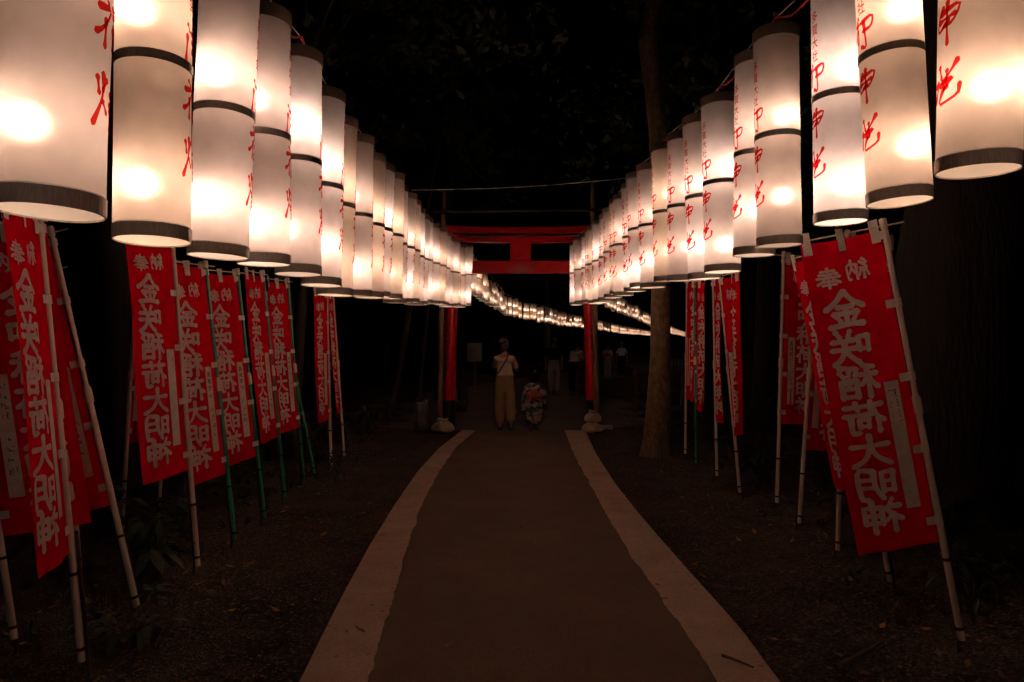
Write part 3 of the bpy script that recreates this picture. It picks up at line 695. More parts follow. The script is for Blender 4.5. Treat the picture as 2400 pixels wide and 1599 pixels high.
def banner(lab, base, top, dx, dy, pole='white', Y=None, pinch=0, ripple=.011, seed=0, city='', group=None, H_=BH, drop=.06, fold=0, xf=None):
    Y = Y or F * 1.52 / (base[1] - HY)
    P0, P1 = at(*base, Y), at(*top, Y)
    gp = group or 'red prayer banners along the path'
    a = (P1 - P0).normalized()
    W = BW
    if xf is not None:
        kk = (xf - CX) / F; cc = kk * Y - P1.x; A_ = 1 + kk * kk; B_ = 2 * cc * kk; D_ = max(0, B_ * B_ - 4 * A_ * (cc * cc - W * W))
        dy = (-B_ + (1 if dy > 0 else -1) * math.sqrt(D_)) / (2 * A_); dx = cc + kk * dy
    wv = Vector((dx, dy, 0)); wv = (wv - a * wv.dot(a)).normalized(); nrm = wv.cross(a)
    root = empty('prayer_banner', (P0.x, P0.y, 0)); O = root.location.copy()
    tag(root, lab, 'banner', gp)
    T0 = P1 - a * drop - O
    Hh = min(H_, (P1 - P0).length - .25)
    rr = random.Random(seed * 13 + 5); ph = rr.uniform(0, 6); ph2 = rr.uniform(0, 6)
    def S(u, v, off=0.0):
        wd = 1 - pinch * max(0, v) ** 1.3
        uu = u * wd
        d = ripple * (1 + 2.0 * pinch) * math.sin(2 * PI * (1.35 * u + .15 * v) + ph) * (.25 + .75 * min(1, max(0, u) * 1.6)) * (.5 + .6 * max(0, v))
        d += ripple * .9 * math.sin(2 * PI * (.8 * v + .3 * u) + ph2) * u + .05 * fold * u * u * v
        d += ripple * .6 * math.sin(u * 21 + ph) * max(0, 1 - 4 * max(0, v))
        sag = .010 * math.sin(PI * min(1, max(0, u))) * max(0, 1 - v * 5)
        return T0 + wv * (.022 + uu * (W - .022)) - a * (v * Hh + sag + .015 * u * max(0, v)) + nrm * (d + off)
    # one sheet: red dyed cloth with the undyed white lettering left in it
    uv, red, white = SHEET
    pts = [S(u, v) for u, v in uv]
    mb = MB(); mb.add(pts, red, 0, True); mb.build('cloth', M['red_cloth'], root)
    mb = MB(); used = sorted({i for f in white for i in f}); ix = {q: k for k, q in enumerate(used)}
    mb.add([pts[q] for q in used], [tuple(ix[i] for i in f) for f in white], 0, True); mb.build('lettering', M['white_cloth'], root)
    # name strip near the pole
    mb = MB(); n = 16
    for side in (1, -1):
        mb.add([S(u, .475 + .405 * j / n, side * .0016) for j in range(n + 1) for u in (.125, .30)], [(2 * j, 2 * j + 1, 2 * j + 3, 2 * j + 2) for j in range(n)], 0, True)
    st = mb.build('name_strip', M['strip'], root)
    mb = MB(); v0 = .50
    for i in range(9):
        if i in (4,): v0 += .035; continue
        hv = .026 if i < 4 else .030
        polys = [glyph(city[i])] if i < len(city) else scribble(rr)
        for vs, fs in polys:
            for side in (1, -1):
                mb.add([S(.213 + (x / 100 - .5) * .11, v0 + hv * y / 100, side * .0024) for x, y in vs], fs)
        v0 += hv * 1.25
    mb.build('handwriting', M['black_ink'], st)
    # white loops along the top and the pole side
    def loop(u0, u1, v0, v1):
        mb = MB(); m = 4
        for side in (1, -1):
            mb.add([S(u0 + (u1 - u0) * i / m, v, side * (.0135 if u0 < 0 and i < 2 else .0042)) for v in (v0, v1) for i in range(m + 1)],
                   [(i, i + 1, m + 2 + i, m + 1 + i) for i in range(m)], 0)
        if u0 < 0:
            mb.add([S(u0, v, s * .0135) for v in (v0, v1) for s in (1, -1)], [(0, 1, 3, 2)])
        mb.build('tab', M['tab'], root)
    for v in (.018, .235, .47, .70, .93): loop(-.085, .10, v - .013, v + .013)
    for u in (.07, .5, .93): loop(u - .05, u + .05, -.035, .038)
    # pole in two lengths, crossbar, ties, stake
    mb = MB(); L = (P1 - P0).length; jn = .56
    b0 = P0 - O; t0 = P1 - O
    r1, r2 = (.0165, .0135) if pole == 'white' else (.0150, .0125)
    mb.tube([b0, b0 + a * L * jn], r1, 12); mb.tube([b0 + a * L * jn, t0 - a * .05], r2, 12)
    pm = M['pole_' + pole]
    po = mb.build('pole', pm, root)
    mb = MB(); q = b0 + a * L * jn; mb.tube([q - a * .055, q - a * .045, q + a * .025, q + a * .05], [.017, .0225, .0225, .015], 12)
    mb.build('pole_joint', M['pole_white'], po)
    mb = MB(); mb.tube([t0 - a * .055, t0 - a * .05, t0, t0 + a * .004], [.014, .0185, .0185, .012], 12); mb.build('pole_cap', M['pole_white'], po)
    mb = MB(); cb = t0 - a * .035; mb.tube([cb - wv * .10, cb + wv * (W * 1.0)], .0045, 8); mb.build('crossbar', M['pole_white'], root)
    for s in (.06, .42):
        q = b0 + a * s; mb = MB(); mb.tube([q - a * .008, q + a * .008], r1 + .004, 10); mb.build('tie', M['rust'], root)
    sd = nrm * (-.028 if nrm.y < 0 else .028)
    mb = MB(); mb.tube([Vector((b0.x + sd.x * 1.6, b0.y + sd.y, -.12)), b0 + sd + a * .02, b0 + sd + a * .62], .008, 8); mb.build('stake', M['rust'], root)
    return root
# left of the path, from the camera outwards
banner('red prayer banner cut off by the left frame edge, white pole leaning left', (34, 1497), (-112, 520), .40, .10, seed=1)
banner('nearest whole red prayer banner on the left, thick white pole, white writing mirrored', (192, 1550), (91, 492), 0, -1, xf=8, seed=2, city='大津市')
banner('red prayer banner on strongly slanted white pole, half hidden behind the nearest left banner', (321, 1423), (117, 532), -.42, .0, seed=3, city='甲賀市')
banner('red prayer banner mostly hidden behind the slanted left pole, only its upper corner showing', (186, 1330), (133, 618), -.38, .16, seed=4, Y=4.7)
banner('broad red prayer banner before the dark left trunk, leftmost of the five', (464, 1326), (402, 540), 0, -1, xf=291, seed=5, city='彦根市')
banner('red prayer banner on short white pole hidden behind the leftmost of the five', (286, 1243), (322, 590), 0, 1, xf=385, seed=6, Y=5.8)
banner('red prayer banner on thin white pole hidden at the back of the five banners', (372, 1213), (402, 600), 0, 1, xf=470, seed=7, Y=6.3)
banner('second red prayer banner of the row of five, on a green pole', (551, 1267), (481, 612), 0, -1, 'green', xf=386, seed=8, city='草津市')
banner('third red prayer banner of the row of five, on a green pole', (620, 1213), (556, 630), 0, -1, 'green', xf=472, seed=9, city='長浜市')
banner('fourth and narrow red prayer banner of the row of five, on a green pole', (669, 1166), (616, 634), 0, -1, 'green', xf=570, seed=10)
banner('fifth and last red prayer banner of the row of five, on a green pole', (712, 1129), (674, 652), 0, -1, 'green', xf=622, seed=11)
banner('red prayer banner on slanted green pole hidden behind the last of the five', (737, 1109), (650, 668), -.25, .33, 'green', seed=12)
banner('left one of the two small red banners standing apart by the far left lanterns', (776, 1088), (766, 676), 0, -1, xf=734, seed=13, pinch=.25)
banner('right one of the two small red banners standing apart by the far left lanterns', (807, 1069), (780, 680), 0, -1, xf=764, seed=14, pinch=.2)
# right of the path
banner('nearest whole red prayer banner on the right, leaning left on a thick white pole', (2254, 1499), (2068, 514), 0, -1, xf=1868, H_=1.63, seed=21, city='東近江市', drop=.05)
banner('red prayer banner leaning behind the nearest right one, its left half showing', (2086, 1363), (1938, 572), 0, 1, xf=1853, seed=22)
banner('red prayer banner on upright white pole hidden behind the two leaning right banners', (1963, 1290), (1986, 540), .40, .10, seed=23)
banner('red prayer banner tied to a short white pole with its cloth behind the leaning banners', (1873, 1226), (1915, 600), .38, .16, seed=24)
banner('red prayer banner with readable front on upright white pole, left end of right group', (1821, 1178), (1837, 590), .40, .08, seed=25, city='愛荘町')
banner('far right red banner twisted narrow towards the bottom, on leaning white pole', (1734, 1154), (1686, 640), 0, -1, xf=1732, seed=26, pinch=.86, ripple=.014)
banner('far right red banner seen almost edge on, hanging left of the twisted banner', (1680, 1115), (1671, 648), 0, -1, xf=1682, seed=27, ripple=.022, fold=-1)
banner('far right red banner on green pole beside the mossy tree, right of its twin', (1631, 1086), (1628, 655), 0, -1, 'green', xf=1655, seed=28, pinch=.3, ripple=.016)
banner('far right red banner on white pole beside the mossy tree, leftmost of all right banners', (1606, 1063), (1610, 655), 0, -1, xf=1635, seed=29, pinch=.25, ripple=.014)
banner('red prayer banner of which only a sliver shows at the right frame edge', (2668, 1560), (2700, 540), -.36, .18, seed=30, Y=3.3)
for px, y0, y1, lab in ((615, 1004, 1190, 'thin iron rod with a ring top under the third red banner'), (674, 1003, 1150, 'thin iron rod with a ring top under the fourth red banner')):
    Y = F * 1.6 / (y1 - HY); p1 = at(px, y0, Y); p0 = at(px - 2, y1, Y); mb = MB(); mb.tube([(p0.x, p0.y, -.1), p1], .005, 6)
    mb.tube([p1 + Vector((.022 * math.sin(a), 0, .022 - .022 * math.cos(a))) for a in [2 * PI * k / 12 for k in range(13)]], .004, 6, cap=False)
    tag(mb.build('iron_stake', M['rust']), lab, 'stake')

# ------------------------------------------------------------------ trees and plants
def leaf_cloud(mb, c, r, n, size, rr, flat=1.0, droop=.3, mi=0):
    for k in range(n):
        d = Vector((rr.gauss(0, 1), rr.gauss(0, 1), rr.gauss(0, 1) * flat)); d = d.normalized() * r * rr.random() ** .45
        p = Vector(c) + Vector((d.x, d.y, d.z * flat))
        u = Vector((rr.uniform(-1, 1), rr.uniform(-1, 1), rr.uniform(-1, 1) * .6 - droop)).normalized(); v = u.cross(Vector((rr.uniform(-1, 1), rr.uniform(-1, 1), rr.uniform(-1, 1)))).normalized()
        s = size * rr.uniform(.6, 1.3)
        mb.add([p, p + u * s * .5 + v * s * .22, p + u * s, p + u * s * .5 - v * s * .22], [(0, 1, 2, 3)], mi)
def crown_mesh(name, seed, rad, hgt, nclump, nleaf, size, mat):
    rr = random.Random(seed); mb = MB()
    for k in range(nclump):
        a = rr.uniform(0, 2 * PI); q = rr.random() ** .5 * rad; z = rr.uniform(0, hgt)
        leaf_cloud(mb, (q * math.cos(a), q * math.sin(a), z), rr.uniform(.35, .9) * rad * .36, nleaf, size, rr, .7)
    return mb.mesh(name, mat)
CR = [crown_mesh('crown', 1, 2.6, 3.2, 26, 170, .16, M['leaf']), crown_mesh('crown', 2, 2.2, 4.0, 26, 170, .15, M['leaf2']), crown_mesh('crown', 3, 3.0, 2.8, 30, 160, .17, M['leaf'])]
def tree(lab, x, y, r, h, bark, crown, cz, lean=(0, 0), cs=1.0, seed=0, flare=1.5, group=None, pts=None, rads=None):
    t = empty('tree', (x, y, 0)); tag(t, lab, 'tree', group)
    rr = random.Random(seed)
    mb = MB(); n = 16
    if pts is None:
        pts = []; rads = []
        for i in range(n + 1):
            k = i / n; pts.append((lean[0] * k * h + .06 * r * 6 * math.sin(k * 5 + seed), lean[1] * k * h + .05 * math.sin(k * 4 + seed * 2), -.15 + k * (h + .15)))
            rads.append(r * (1 - .45 * k) * (1 + (flare - 1) * math.exp(-k * h / .25)))
    mb.tube(pts, rads, 28, jit=.12)
    tr = mb.build('trunk', M[bark], t)
    top = Vector(pts[-1])
    for k in range(4):
        a = rr.uniform(0, 6.3); k0 = pts[int(len(pts) * rr.uniform(.62, .95))]; q = Vector(k0); L = rr.uniform(1.2, 2.4)
        mb = MB(); mb.tube([q, q + Vector((math.cos(a) * L * .4, math.sin(a) * L * .4, L * .3)), q + Vector((math.cos(a) * L, math.sin(a) * L, L * .75))], [rads[-1] * .45, rads[-1] * .3, .015], 8)
        mb.build('limb', M[bark], t)
    if crown is not None:
        o = link('crown', CR[crown], t); o.location = (top.x, top.y, cz); o.scale = (cs, cs, cs); o.rotation_euler.z = rr.uniform(0, 6)
    return t
# the mossy tree at the right of the path
my = 9.7; P = []; rd = []
for x, y, wd in ((1540, 1066, 84), (1541, 1040, 68), (1543, 990, 58), (1545, 930, 53), (1548, 840, 47), (1549, 720, 43), (1549, 560, 43), (1546, 420, 44), (1541, 300, 43), (1532, 200, 43), (1521, 120, 44), (1519, 85, 47), (1527, 50, 42), (1537, 0, 40), (1543, -100, 38), (1548, -240, 34), (1552, -420, 28)):
    q = at(x, y, my); P.append(q); rd.append(wd * my / F / 2 * 1.02)
o3 = Vector((P[0].x, my, 0)); P[0].z = -.1
tree('tall mossy tree with bent trunk standing right of the path before the gate', o3.x, my, .2, 9, 'bark_moss', 1, 8.0, pts=[q - o3 for q in P], rads=rd, seed=3)
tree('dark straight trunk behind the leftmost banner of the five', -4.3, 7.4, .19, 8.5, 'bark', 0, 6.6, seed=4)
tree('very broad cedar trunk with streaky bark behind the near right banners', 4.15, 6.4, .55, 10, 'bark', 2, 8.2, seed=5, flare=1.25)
tree('slim tree behind the far left pair of banners', -3.6, 11.2, .10, 7, 'bark_thin', 0, 5.3, lean=(.04, 0), seed=6)
tree('thin slanted tree leaning right, left of the gate', -2.75, 15.0, .075, 6, 'bark_thin', 1, 5.2, lean=(.20, 0), seed=7)
tree('second thin slanted tree beside the left gate column', -2.35, 16.6, .06, 6, 'bark_thin', 0, 5.6, lean=(.12, .02), seed=8)
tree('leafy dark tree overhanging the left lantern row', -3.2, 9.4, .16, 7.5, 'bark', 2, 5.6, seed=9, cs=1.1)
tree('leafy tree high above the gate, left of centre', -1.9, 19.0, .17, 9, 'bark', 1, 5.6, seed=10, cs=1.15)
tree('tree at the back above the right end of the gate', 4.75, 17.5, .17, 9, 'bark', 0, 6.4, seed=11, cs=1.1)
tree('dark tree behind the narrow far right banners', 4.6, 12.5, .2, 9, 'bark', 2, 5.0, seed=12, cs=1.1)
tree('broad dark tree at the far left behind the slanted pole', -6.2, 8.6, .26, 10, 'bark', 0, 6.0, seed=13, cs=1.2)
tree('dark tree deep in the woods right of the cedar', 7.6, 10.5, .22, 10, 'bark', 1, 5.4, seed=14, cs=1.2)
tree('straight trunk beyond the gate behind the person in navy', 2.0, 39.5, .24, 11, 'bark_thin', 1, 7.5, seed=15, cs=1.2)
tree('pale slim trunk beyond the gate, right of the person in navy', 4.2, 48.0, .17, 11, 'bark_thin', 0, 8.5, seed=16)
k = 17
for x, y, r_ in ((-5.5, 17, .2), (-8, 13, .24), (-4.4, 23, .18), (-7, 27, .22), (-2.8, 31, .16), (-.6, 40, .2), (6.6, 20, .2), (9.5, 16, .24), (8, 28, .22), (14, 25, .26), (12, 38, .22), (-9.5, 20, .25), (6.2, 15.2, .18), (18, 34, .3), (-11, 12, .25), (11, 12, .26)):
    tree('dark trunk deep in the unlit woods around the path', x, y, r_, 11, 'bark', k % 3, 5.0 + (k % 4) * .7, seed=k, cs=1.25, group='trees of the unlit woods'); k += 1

def broad_plant(name, lab, x, y, r, h, n, size, seed, mat='plant', cat='plant', group=None):
    rr = random.Random(seed); t = empty(name, (x, y, soil_z(x, y) if abs(x) < 6 else 0)); tag(t, lab, cat, group)
    mb = MB(); ms = MB()
    for s in range(max(5, n // 12)):
        a = rr.uniform(0, 2 * PI); L = rr.uniform(.5, 1) * h; out = rr.uniform(.2, 1) * r
        tip = Vector((math.cos(a) * out, math.sin(a) * out, L)); mid = Vector((tip.x * .35, tip.y * .35, L * .6))
        ms.tube([(tip.x * .05, tip.y * .05, -.03), mid, tip], [.006, .004, .002], 5)
        for j in range(12):
            k = rr.uniform(.25, 1.0); p = mid.lerp(tip, (k - .4) / .6) if k > .4 else mid * (k / .4)
            d = Vector((rr.uniform(-1, 1), rr.uniform(-1, 1), rr.uniform(-.5, .45))).normalized(); v = d.cross(Vector((0, 0, 1))).normalized(); s_ = size * rr.uniform(.6, 1.25)
            dn = Vector((0, 0, -.18 * s_))
            mb.add([p, p + d * s_ * .35 + v * s_ * .2, p + d * s_ * .75 + v * s_ * .14 + dn, p + d * s_ + dn * 2, p + d * s_ * .75 - v * s_ * .14 + dn, p + d * s_ * .35 - v * s_ * .2, p + d * s_ * .5 + Vector((0, 0, -.03 * s_))],
                   [(0, 1, 6), (1, 2, 6), (2, 3, 6), (3, 4, 6), (4, 5, 6), (5, 0, 6)], 0, True)
    mb.build('foliage', M[mat], t); ms.build('stem', M['twig'], t)
    return t
PL = [(-2.35, 4.5, .35, .55, 90, .16, 'leafy plant at the foot of the leftmost banner of the five'),
      (-3.0, 5.3, .5, .6, 110, .13, 'low bush behind the row of five banners'),
      (-2.0, 3.55, .35, .3, 80, .10, 'low dark plant between the two nearest left poles'),
      (-1.95, 7.7, .3, .45, 70, .09, 'small plant with upright sprigs by the last green poles'),
      (-2.7, 9.0, .6, .7, 120, .12, 'bush behind the two small far left banners'),
      (-3.4, 7.0, .6, .8, 120, .12, 'taller bush in the dark behind the green poles'),
      (2.9, 4.3, .5, .35, 90, .11, 'low plant right of the nearest right pole'),
      (3.3, 5.2, .6, .6, 120, .13, 'bush in front of the broad cedar trunk'),
      (2.75, 7.5, .5, .6, 110, .14, 'bush behind the upright white pole of the right group'),
      (2.9, 9.0, .6, .8, 130, .15, 'broad-leaved bush behind the narrow far right banners'),
      (3.6, 10.2, .7, 1.0, 140, .15, 'tall bush at the back behind the far right banners'),
      (2.6, 11.5, .5, .7, 110, .13, 'bush right of the mossy tree foot'),
      (-2.6, 12.0, .5, .6, 100, .12, 'bush left of the stone marker'),
      (-3.3, 3.9, .6, .5, 110, .12, 'bush at the far left behind the slanted pole'),
      (4.4, 8.2, .8, 1.2, 150, .15, 'tall dark bush beside the cedar'),
      (5.0, 4.6, .7, .8, 120, .14, 'bush at the right frame edge')]
for i, (x, y, r_, h_, n_, s_, lab) in enumerate(PL): broad_plant('shrub', lab, x, y, r_, h_, n_, s_, 50 + i)
# ground cover, fallen leaves, pebbles, twigs
rr = random.Random(91)
mb = MB()
for k in range(2600):
    sd = rr.choice((-1, 1)); y = rr.uniform(2.2, 15); x = sd * (rr.uniform(2.3, 6.5)); z = soil_z(x, y)
    if rr.random() < .55 and abs(x) < 2.9: continue
    for j in range(4):
        a = rr.uniform(0, 6.3); L = rr.uniform(.05, .16); d = Vector((math.cos(a), math.sin(a), rr.uniform(.3, 1.3))).normalized(); v = Vector((-math.sin(a), math.cos(a), 0)); wd = rr.uniform(.006, .018)
        p = Vector((x, y, z - .005)); q = p + d * L
        mb.add([p - v * wd * .4, p + v * wd * .4, p + d * L * .6 + v * wd, q + Vector((0, 0, -.02)), p + d * L * .6 - v * wd], [(0, 1, 2, 3, 4)])
tag(mb.build('ground_cover', M['plant']), 'sparse dark ground cover growing on both sides of the path', 'ground cover', kind='stuff')
def edge_ok(x, y): return x < line_x(wLO, y) - .02 or x > line_x(wRO, y) + .02
mb = MB()
for k in range(2400):
    y = 1.8 + 12 * rr.random() ** 1.3; x = rr.uniform(-5, 5); on = not edge_ok(x, y)
    if on and (rr.random() < .94 or y > 11.5): continue
    z = (.030 if on else soil_z(x, y) + .006); s = rr.uniform(.012, .036); a = rr.uniform(0, 6.3)
    u = Vector((math.cos(a), math.sin(a), rr.uniform(-.15, .35))); v = Vector((-math.sin(a), math.cos(a), rr.uniform(-.2, .3)))
    p = Vector((x, y, z + .004))
    mb.add([p - u * s, p - u * s * .2 + v * s * .5, p + u * s * .5 + v * s * .38, p + u * s * 1.1 + Vector((0, 0, s * .3)), p + u * s * .4 - v * s * .45, p - u * s * .3 - v * s * .5], [(0, 1, 2, 3, 4, 5)], 1 if rr.random() < .22 else 0)
tag(mb.build('fallen_leaves', [M['litter'], M['litter_y']]), 'small brown and yellow leaves scattered over soil and path', 'leaves', kind='stuff')
mb = MB()
for k in range(2600):
    y = 1.8 + 10 * rr.random() ** 1.4; x = rr.choice((-1, 1)) * rr.uniform(.9, 3.4)
    if not edge_ok(x, y): continue
    s = rr.uniform(.004, .013); mb.ico((x, y, soil_z(x, y) + s * .3), s, 1, 0, (1.2, 1, .6))
tag(mb.build('pebbles', M['stone']), 'small pebbles in the soil beside the path', 'pebbles', kind='stuff')
mb = MB()
for k in range(170):
    y = rr.uniform(2.4, 11); x = rr.choice((-1, 1)) * rr.uniform(1.1, 3.6)
    if not edge_ok(x, y): continue
    a = rr.uniform(0, 6.3); L = rr.uniform(.06, .3); z = soil_z(x, y) + .012; r_ = rr.uniform(.0015, .004)
    mb.tube([(x, y, z), (x + math.cos(a) * L * .5 + rr.uniform(-.03, .03), y + math.sin(a) * L * .5, z + rr.uniform(0, .03)), (x + math.cos(a) * L, y + math.sin(a) * L, z)], [r_, r_ * .8, r_ * .4], 5)
tag(mb.build('twig_litter', M['twig']), 'thin twigs lying on the soil beside the path', 'twigs', kind='stuff')
def branch(name, lab, pts, r0, mat='twig'):
    Q = [ground(x, y, .0) for x, y in pts]; mb = MB(); n = len(Q)
    mb.tube([q + Vector((0, 0, r0 + .012 + (soil_z(q.x, q.y) if edge_ok(q.x, q.y) else .025))) for q in Q], [r0 * (1 - .6 * i / n) for i in range(n)], 7)
    tag(mb.build(name, M[mat]), lab, 'twig')
branch('fallen_twig', 'dark forked twig lying on the right concrete edging at the bottom', [(1692, 1557), (1715, 1565), (1740, 1575), (1765, 1586)], .008)
branch('fallen_branch', 'dark stick lying on the soil at the bottom right', [(1968, 1570), (2010, 1546), (2066, 1516)], .014)
branch('fallen_branch', 'curved pale root on the soil below the narrow right banners', [(1678, 1163), (1700, 1170), (1706, 1190), (1712, 1210)], .006)
branch('fallen_branch', 'thin curved stem on the soil left of the upright right pole', [(1760, 1142), (1790, 1160), (1800, 1185)], .005)
branch('fallen_branch', 'bent twig on the soil left of the path', [(862, 1276), (850, 1275), (838, 1283), (830, 1300)], .005)
for (x, y, s, lab, m) in ((1219, 1238, .034, 'reddish brown leaf lying alone on the asphalt', 'litter'), (1054, 1513, .028, 'yellow leaf lying on the asphalt near the bottom', 'litter_y'), (1125, 1153, .028, 'pale curled leaf on the asphalt far up the path', 'litter')):
    p = ground(x, y, .03); mb = MB()
    mb.add([(p.x - s, p.y, .032), (p.x - s * .3, p.y - s * .6, .036), (p.x + s * .5, p.y - s * .4, .046), (p.x + s, p.y + s * .1, .040), (p.x + s * .3, p.y + s * .6, .050), (p.x - s * .4, p.y + s * .5, .036), (p.x, p.y, .034)],
           [(0, 1, 6), (1, 2, 6), (2, 3, 6), (3, 4, 6), (4, 5, 6), (5, 0, 6)])
    tag(mb.build('fallen_leaf', M[m]), lab, 'leaf')

# ------------------------------------------------------------------ stones, signboard, rope fence, fences, lamps
def stone(lab, px, ytop, ybot, wpx, seed, name='stone_marker'):
    Y = F * 1.6 / (ybot - HY); h = (ybot - ytop) * Y / F; wd = wpx * Y / F; x = (px - CX) * Y / F
    bm = bmesh.new(); bmesh.ops.create_cube(bm, size=1)
    bmesh.ops.bevel(bm, geom=bm.edges[:], offset=.12, segments=3, affect='EDGES'); bmesh.ops.subdivide_edges(bm, edges=bm.edges[:], cuts=2, use_grid_fill=True)
    for v in bm.verts:
        k = 1 + .06 * noise.noise(v.co * 3 + Vector((seed, 0, 0))); v.co = Vector((v.co.x * wd * k, v.co.y * wd * .8 * k, (v.co.z + .46) * h))
    me = bpy.data.meshes.new(name); bm.to_mesh(me); bm.free(); me.materials.append(M['stone']); me.shade_smooth()
    o = link(name, me); o.location = (x, Y, 0); tag(o, lab, 'stone')
stone('rounded stone marker left of the left sandbag', 989, 932, 1012, 33, 2)
stone('squat grey stone beyond the left gate column', 1085, 904, 958, 24, 5)
stone('low flat stone block beside the squat stone', 1076, 940, 966, 34, 8, 'stone_block')
Y = 20.0; t = empty('signboard', (at(1112, 0, Y).x, Y, 0)); tag(t, 'small pale notice board on a thin post left of the woman', 'signboard')
z0 = at(0, 848, Y).z; z1 = at(0, 804, Y).z; mb = MB(); mb.box((0, 0, (z0 + z1) / 2), (.40, .025, z1 - z0)); mb.build('board', M['board'], t)
mb = MB()
for s in (-1, 1): mb.box((s * .21, -.004, (z0 + z1) / 2), (.022, .045, z1 - z0 + .02))
mb.build('board_frame', M['picket'], t)
mb = MB(); mb.tube([(.02, .03, -.1), (.0, .03, z1)], .022, 8); mb.build('post', M['picket'], t)
Y = 19.2
for i, (px, lab) in enumerate(((1058, 'short wooden rope post left of the signboard'), (1352, 'short wooden rope post near the right gate column'))):
    p = at(px, 0, Y); mb = MB(); mb.tube([(p.x, Y, -.1), (p.x, Y, .5), (p.x, Y, .95)], [.05, .05, .046], 10); tag(mb.build('rope_post', M['wood_pole']), lab, 'post')
mb = MB(); pts = []
for (xa, xb) in ((1058, 1352),):
    a, c = at(xa, 0, Y), at(xb, 0, Y); a.z = c.z = .88
    for k in range(21): q = a.lerp(c, k / 20); q.z -= .20 * math.sin(PI * k / 12); q.y -= .06; pts.append(q)
mb.tube(pts, .011, 6); tag(mb.build('barrier_rope', M['rope']), 'slack pale rope strung between short posts beyond the gate', 'rope')
t = empty('wooden_fence', (3.55, 15.5, 0)); tag(t, 'dark rail fence between the right gate column and mossy tree', 'fence')
for k in range(4):
    mb = MB(); mb.tube([(-.75 + k * .5, k * .6, -.1), (-.75 + k * .5, k * .6, 1.0)], .05, 10); mb.build('fence_post', M['wood_pole'], t)
for z in (.42, .85):
    mb = MB(); mb.tube([(-.85, -.1, z), (.0, .9, z + .01), (.85, 1.95, z)], .035, 8); mb.build('rail', M['wood_pole'], t)
t = empty('picket_fence', (at(1590, 0, 34).x, 34, 0)); tag(t, 'low pale picket fence far away right of the mossy tree', 'fence')
for k in range(9):
    mb = MB(); mb.box((-.5 + k * .17, 0, .35), (.07, .03, .9)); mb.build('picket', M['picket'], t)
mb = MB(); mb.box((.18, .035, .55), (1.5, .03, .06)); mb.build('rail', M['picket'], t)
for px, py, lab in ((1654, 777, 'tiny blue lamp, upper of two between the far right banners'), (1654, 822, 'tiny blue lamp, lower of two between the far right banners')):
    p = at(px, py, 30); t = empty('garden_lamp', (p.x, 30 if py < 800 else 29.4, 0)); tag(t, lab, 'lamp')
    mb = MB(); mb.ico((0, 0, p.z), .045, 2); mb.build('lamp_globe', M['blue'], t); mb = MB(); mb.tube([(0, .05, -.1), (0, .05, p.z + .02)], .015, 8); mb.build('lamp_post', M['rust'], t)

# ------------------------------------------------------------------ people
def skin(name, verts, edges, mat, parent, sub=2, root=0, fix=None):
    """grow one continuous surface over a skeleton; verts = (x, y, z, rx, ry)"""
    me = bpy.data.meshes.new(name + '_bones'); me.from_pydata([v[:3] for v in verts], edges, []); me.update()
    o = bpy.data.objects.new(name, me); C.objects.link(o)
    m = o.modifiers.new('skin', 'SKIN'); m.use_smooth_shade = True
    sv = me.skin_vertices[0].data
    for i, v in enumerate(verts): sv[i].radius = (v[3], v[4] if len(v) > 4 else v[3]); sv[i].use_root = (i == root)
    s = o.modifiers.new('sub', 'SUBSURF'); s.levels = sub; s.render_levels = sub
    dg = bpy.context.evaluated_depsgraph_get(); dg.update()
    out = bpy.data.meshes.new_from_object(o.evaluated_get(dg)); out.name = name
    bpy.data.objects.remove(o); bpy.data.meshes.remove(me)
    out.materials.clear(); out.materials.append(mat)
    if fix:
        for v in out.vertices: v.co = fix(v.co.copy())
    out.shade_smooth(); out.update()
    return link(name, out, parent)
def head_mesh(mb, c, r, turn, mi=0):
    """head with brow, nose, lips, chin, eyes and ears; face towards +y turned by 'turn' about z"""
    rot = Matrix.Rotation(turn, 3, 'Z'); bm = bmesh.new(); bmesh.ops.create_uvsphere(bm, u_segments=28, v_segments=20, radius=1)
    vs = []
    for v in bm.verts:
        x, y, z = v.co; x *= .80; y *= .95; z *= 1.18
        if z < 0: k = 1 + z * .28; x *= k; y = y * (1 + z * .16) + (-z) * .06
        if y > .3:
            y += .20 * math.exp(-((x / .13) ** 2 + ((z + .12) / .16) ** 2))           # nose
            y += .07 * math.exp(-((x / .22) ** 2 + ((z + .52) / .09) ** 2))           # lips
            y += .08 * math.exp(-((x / .25) ** 2 + ((z + .86) / .14) ** 2))           # chin
            for s in (-1, 1): y -= .09 * math.exp(-(((x - s * .30) / .15) ** 2 + ((z - .08) / .11) ** 2))   # eye sockets
        vs.append(Vector(c) + rot @ Vector((x, y, z)) * r)
    mb.add(vs, [tuple(v.index for v in f.verts) for f in bm.faces], mi, True); bm.free()
    for s in (-1, 1):
        p = Vector(c) + rot @ Vector((s * .80, -.02, -.05)) * r; mb.ico(p, r * .22, 2, mi, (.45, .8, 1.2))
        p = Vector(c) + rot @ Vector((s * .30, .80, .08)) * r; mb.ico(p, r * .10, 2, mi + 1)
